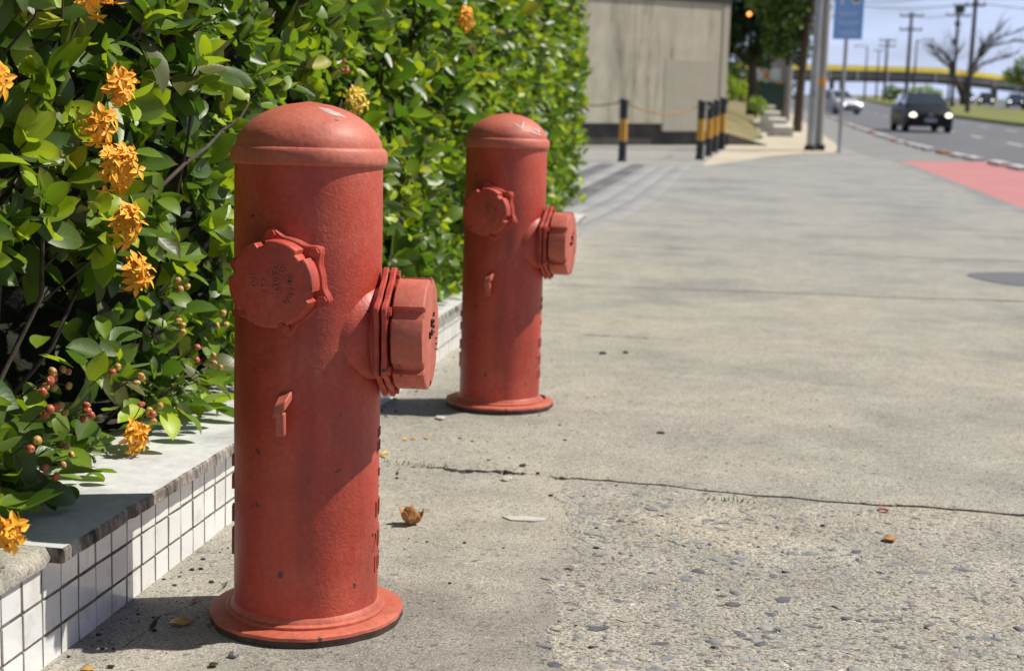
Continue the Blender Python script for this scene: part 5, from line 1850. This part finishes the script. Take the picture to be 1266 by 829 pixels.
GL = 'far street lamps beyond the road'
for lab, x, y, h, arms in (('far street lamp with one arm reaching towards the blue sign', 13.1, 200, 7.0, (-1.5,)), ('far street lamp with a short twin head, nearest the double-armed pole', 14.65, 200, 6.5, (-0.45, 0.45)),
                           ('far street lamp with one long arm reaching away from the double-armed pole', 16.55, 170, 7.0, (1.7,)), ('plain thin far lamp left of the transformer pole', 21.6, 180, 7.4, (0.5,))):
    t = thing('street_lamp', lab, 'street lamp', (x, y, MZ(y)), (0, 0, 0), GL)
    MB().lathe([(0.14, -0.05), (0.11, h * 0.5), (0.07, h)], 10).build('shaft', M['darkpole'], t, 50)
    for a in arms:
        long_arm(a, h)(t)
for lab, p, q, s in (('upper power cable strung across to the tallest pole', (0.3, 99.9, 8.0), (12.45, 99.9, 7.95), 0.9), ('lower power cable strung across to the tallest pole', (0.9, 99.9, 7.86), (12.8, 99.9, 7.05), 0.7),
                     ('power cable running from the tallest pole past the bare tree', (13.9, 99.9, 7.05), (40, 118, 8.8), 0.9), ('power cable between the transformer pole and the double-armed pole', (12.9, 129.8, 7.75), (15.0, 129.8, 7.9), 0.12)):
    tag(MB().tube(sagline(p, q, s, 18), 0.028, 5).build('power_cable', M['darkpole'], None, 60), lab, 'cable', 'power cables')

bt = thing('bare_tree', 'leafless tree with wide dark branches on the grassy median', 'tree', (19.55, 150, MZ(150)))
B0 = Vector((19.55, 150, MZ(150)))
tp = lambda pts: [Vector((x, 150 + dy, z)) - B0 for x, z, dy in pts]
MB().tube(tp([(19.62, 0.1, 0), (19.42, 1.2, 0), (18.9, 2.2, 0), (18.35, 3.2, 0.1), (18.16, 4.2, 0.2)]), [0.42, 0.36, 0.3, 0.24, 0.18], 10).build('trunk', M['bark'], bt, 60)
MAIN = [[(19.5, 0.9, 0), (19.75, 2.2, -0.2), (19.9, 3.3, -0.4), (20.98, 5.84, -0.8), (22.43, 7.05, -1), (24.75, 7.8, -1)], [(19.3, 1.6, 0), (19.9, 2.9, 0.5), (21.1, 4.3, 1), (22.98, 4.95, 1.2), (24.7, 5.6, 1.5)],
        [(18.16, 4.2, 0.2), (17.4, 5.3, 0.5), (16.3, 5.8, 0.6)], [(18.2, 3.8, 0.2), (17.0, 4.6, -0.6), (16.3, 5.15, -0.9)], [(19.85, 3.1, -0.3), (20.3, 4.6, -1), (21.5, 6.0, -1.6), (23.6, 6.55, -2), (25.2, 6.4, -2)],
        [(20.3, 4.5, -1), (21.0, 6.3, -0.6), (22.7, 8.1, -0.5)], [(18.2, 4.1, 0.2), (18.6, 5.4, 0.8), (18.3, 6.6, 1)]]
for l in MAIN:
    pts = tp(l)
    MB().tube(pts, [lerp(0.17, 0.05, i / (len(pts) - 1)) for i in range(len(pts))], 7).build('branch', M['bark'], bt, 60)
b = MB()
for l in MAIN:
    pts = tp(l)
    for _ in range(26):
        i = random.randrange(1, len(pts))
        p = pts[i - 1].lerp(pts[i], random.random())
        d = (pts[i] - pts[i - 1]).normalized()
        d = (d + Vector((random.gauss(0, 0.5), random.gauss(0, 0.5), random.gauss(0.25, 0.35)))).normalized()
        q = p + d * random.uniform(0.5, 1.3)
        r_ = q + (d + Vector((random.gauss(0, 0.4), random.gauss(0, 0.4), random.gauss(0.1, 0.3)))).normalized() * random.uniform(0.4, 0.9)
        b.tube([p, q, r_], [0.05, 0.035, 0.018], 4, 0, False)
b.build('twigs', M['bark'], bt, 60)['kind'] = 'stuff'

make_tree('green_tree', 'rounded green tree at the edge of the far carriageway', 'tree', (20.6, 122, MZ(122)), [(0, 0, -0.1), (0.1, 0, 1.2), (0, 0, 2.3)], 0.2,
          [[(0, 0, 1.8), (-0.7, 0.2, 2.6), (-1.0, 0, 3.2)], [(0, 0, 2), (0.7, 0, 3.0), (1.0, 0.2, 3.8)]],
          [((-1.1, 0, 2.7), 0.75), ((0, -0.3, 3.5), 1.0), ((0.9, 0.3, 3.0), 0.9), ((-0.2, 0.5, 2.6), 0.8), ((1.3, 0, 4.0), 0.8)], 1800, 0.26, [0, 1, 0, 2])
make_tree('bush', 'dark round bush on the median left of the black hatchback', 'bush', (13.2, 160, MZ(160)), [(0, 0, -0.1), (0, 0, 0.8)], 0.1, [], [((0, 0, 1.1), 0.9), ((0.9, 0.2, 0.9), 0.7)], 500, 0.28, [1, 1, 0])
make_tree('bush', 'low green bush showing above the black hatchback roof', 'bush', (17.5, 168, MZ(168)), [(0, 0, -0.1), (0, 0, 0.8)], 0.1, [], [((-1.0, 0, 1.0), 0.8), ((0.2, 0, 1.15), 0.9), ((1.3, 0.2, 0.9), 0.7)], 700, 0.28, [0, 0, 2])

ov = thing('overpass', 'long grey overpass with a yellow parapet across the far end of the road', 'overpass', (10, 300, 0.5))
OO = Vector((10, 300, 0.5))
XS = [(-90, 7.2, 300), (-40, 7.2, 300), (11.8, 7.17, 300), (20, 7.13, 300), (29, 7.05, 300), (34, 6.95, 300.5), (38.4, 6.6, 301.5), (43, 6.22, 303), (47, 5.83, 305), (56, 4.9, 310), (70, 3.3, 319), (90, 1.2, 334)]

KO_ = 0.9                                          # it crosses at a slant, its right end farther off


def slant(x, z, y):
    x2 = x * (300 - 12 * KO_) / (300 - KO_ * x)
    y2 = 300 + KO_ * (x2 - 12)
    return x2, 0.9 + (z - 0.9) * y2 / 300, y2 + (y - 300)


XS = [slant(*p) for p in XS]


def band(name, z0, z1, t, mat, dy=0.0):
    v, f = [], []
    for x, z, y in XS:
        for yy, zz in ((y + dy, z + z0), (y + dy, z + z1), (y + dy + t, z + z1), (y + dy + t, z + z0)):
            v.append((x - OO.x, yy - OO.y, zz - OO.z))
    for i in range(len(XS) - 1):
        for j in range(4):
            k = (j + 1) % 4
            f.append((4 * i + j, 4 * i + k, 4 * i + 4 + k, 4 * i + 4 + j)[::-1])
    f += [(0, 1, 2, 3), tuple(reversed(range(len(v) - 4, len(v))))]
    return MB().add(v, f).build(name, mat, ov, 0)


band('parapet', -1.25, -0.15, 0.4, M['deckyellow'], -0.3)
band('parapet', -1.25, -0.1, 0.4, M['deckyellow'], 7.3)
band('deck', -2.5, -1.26, 7.4, M['deckgrey'])
band('girder', -3.45, -2.51, 1.2, M['deckgrey'], 0.6)
band('girder', -3.45, -2.51, 1.2, M['deckgrey'], 5.4)
post = MB().box((0, 0, 0), (0.35, 0.12, 1.9)).mesh('fascia_post', M['railpale'], 0)
for x in (-20, -8, 2, 12.5, 18, 24, 29.2, 33.3, 38, 45.2, 50):
    x = slant(x, 7, 300)[0]
    z = interp([(a, c) for a, c, _ in XS], x)
    yv = interp([(a, c) for a, _, c in XS], x)
    link('fascia_post', post, ov, (x - OO.x, yv - 0.36 - OO.y, z - 2.25 - OO.z), (0, 0, math.atan(KO_)))
for x, w_ in ((-30, 1.2), (-8, 1.2), (13.2, 0.9), (15.2, 0.9), (45.8, 1.3), (62, 1.2)):
    x = slant(x, 7, 300)[0]
    z = interp([(a, c) for a, c, _ in XS], x)
    yv = interp([(a, c) for a, _, c in XS], x)
    MB().box((0, 0, 0), (w_, 1.4, z - 3.0)).build('pier', M['deckgrey'], ov, 0, (x - OO.x, yv + 3.5 - OO.y, (z - 3.0) / 2 - OO.z - 0.2))
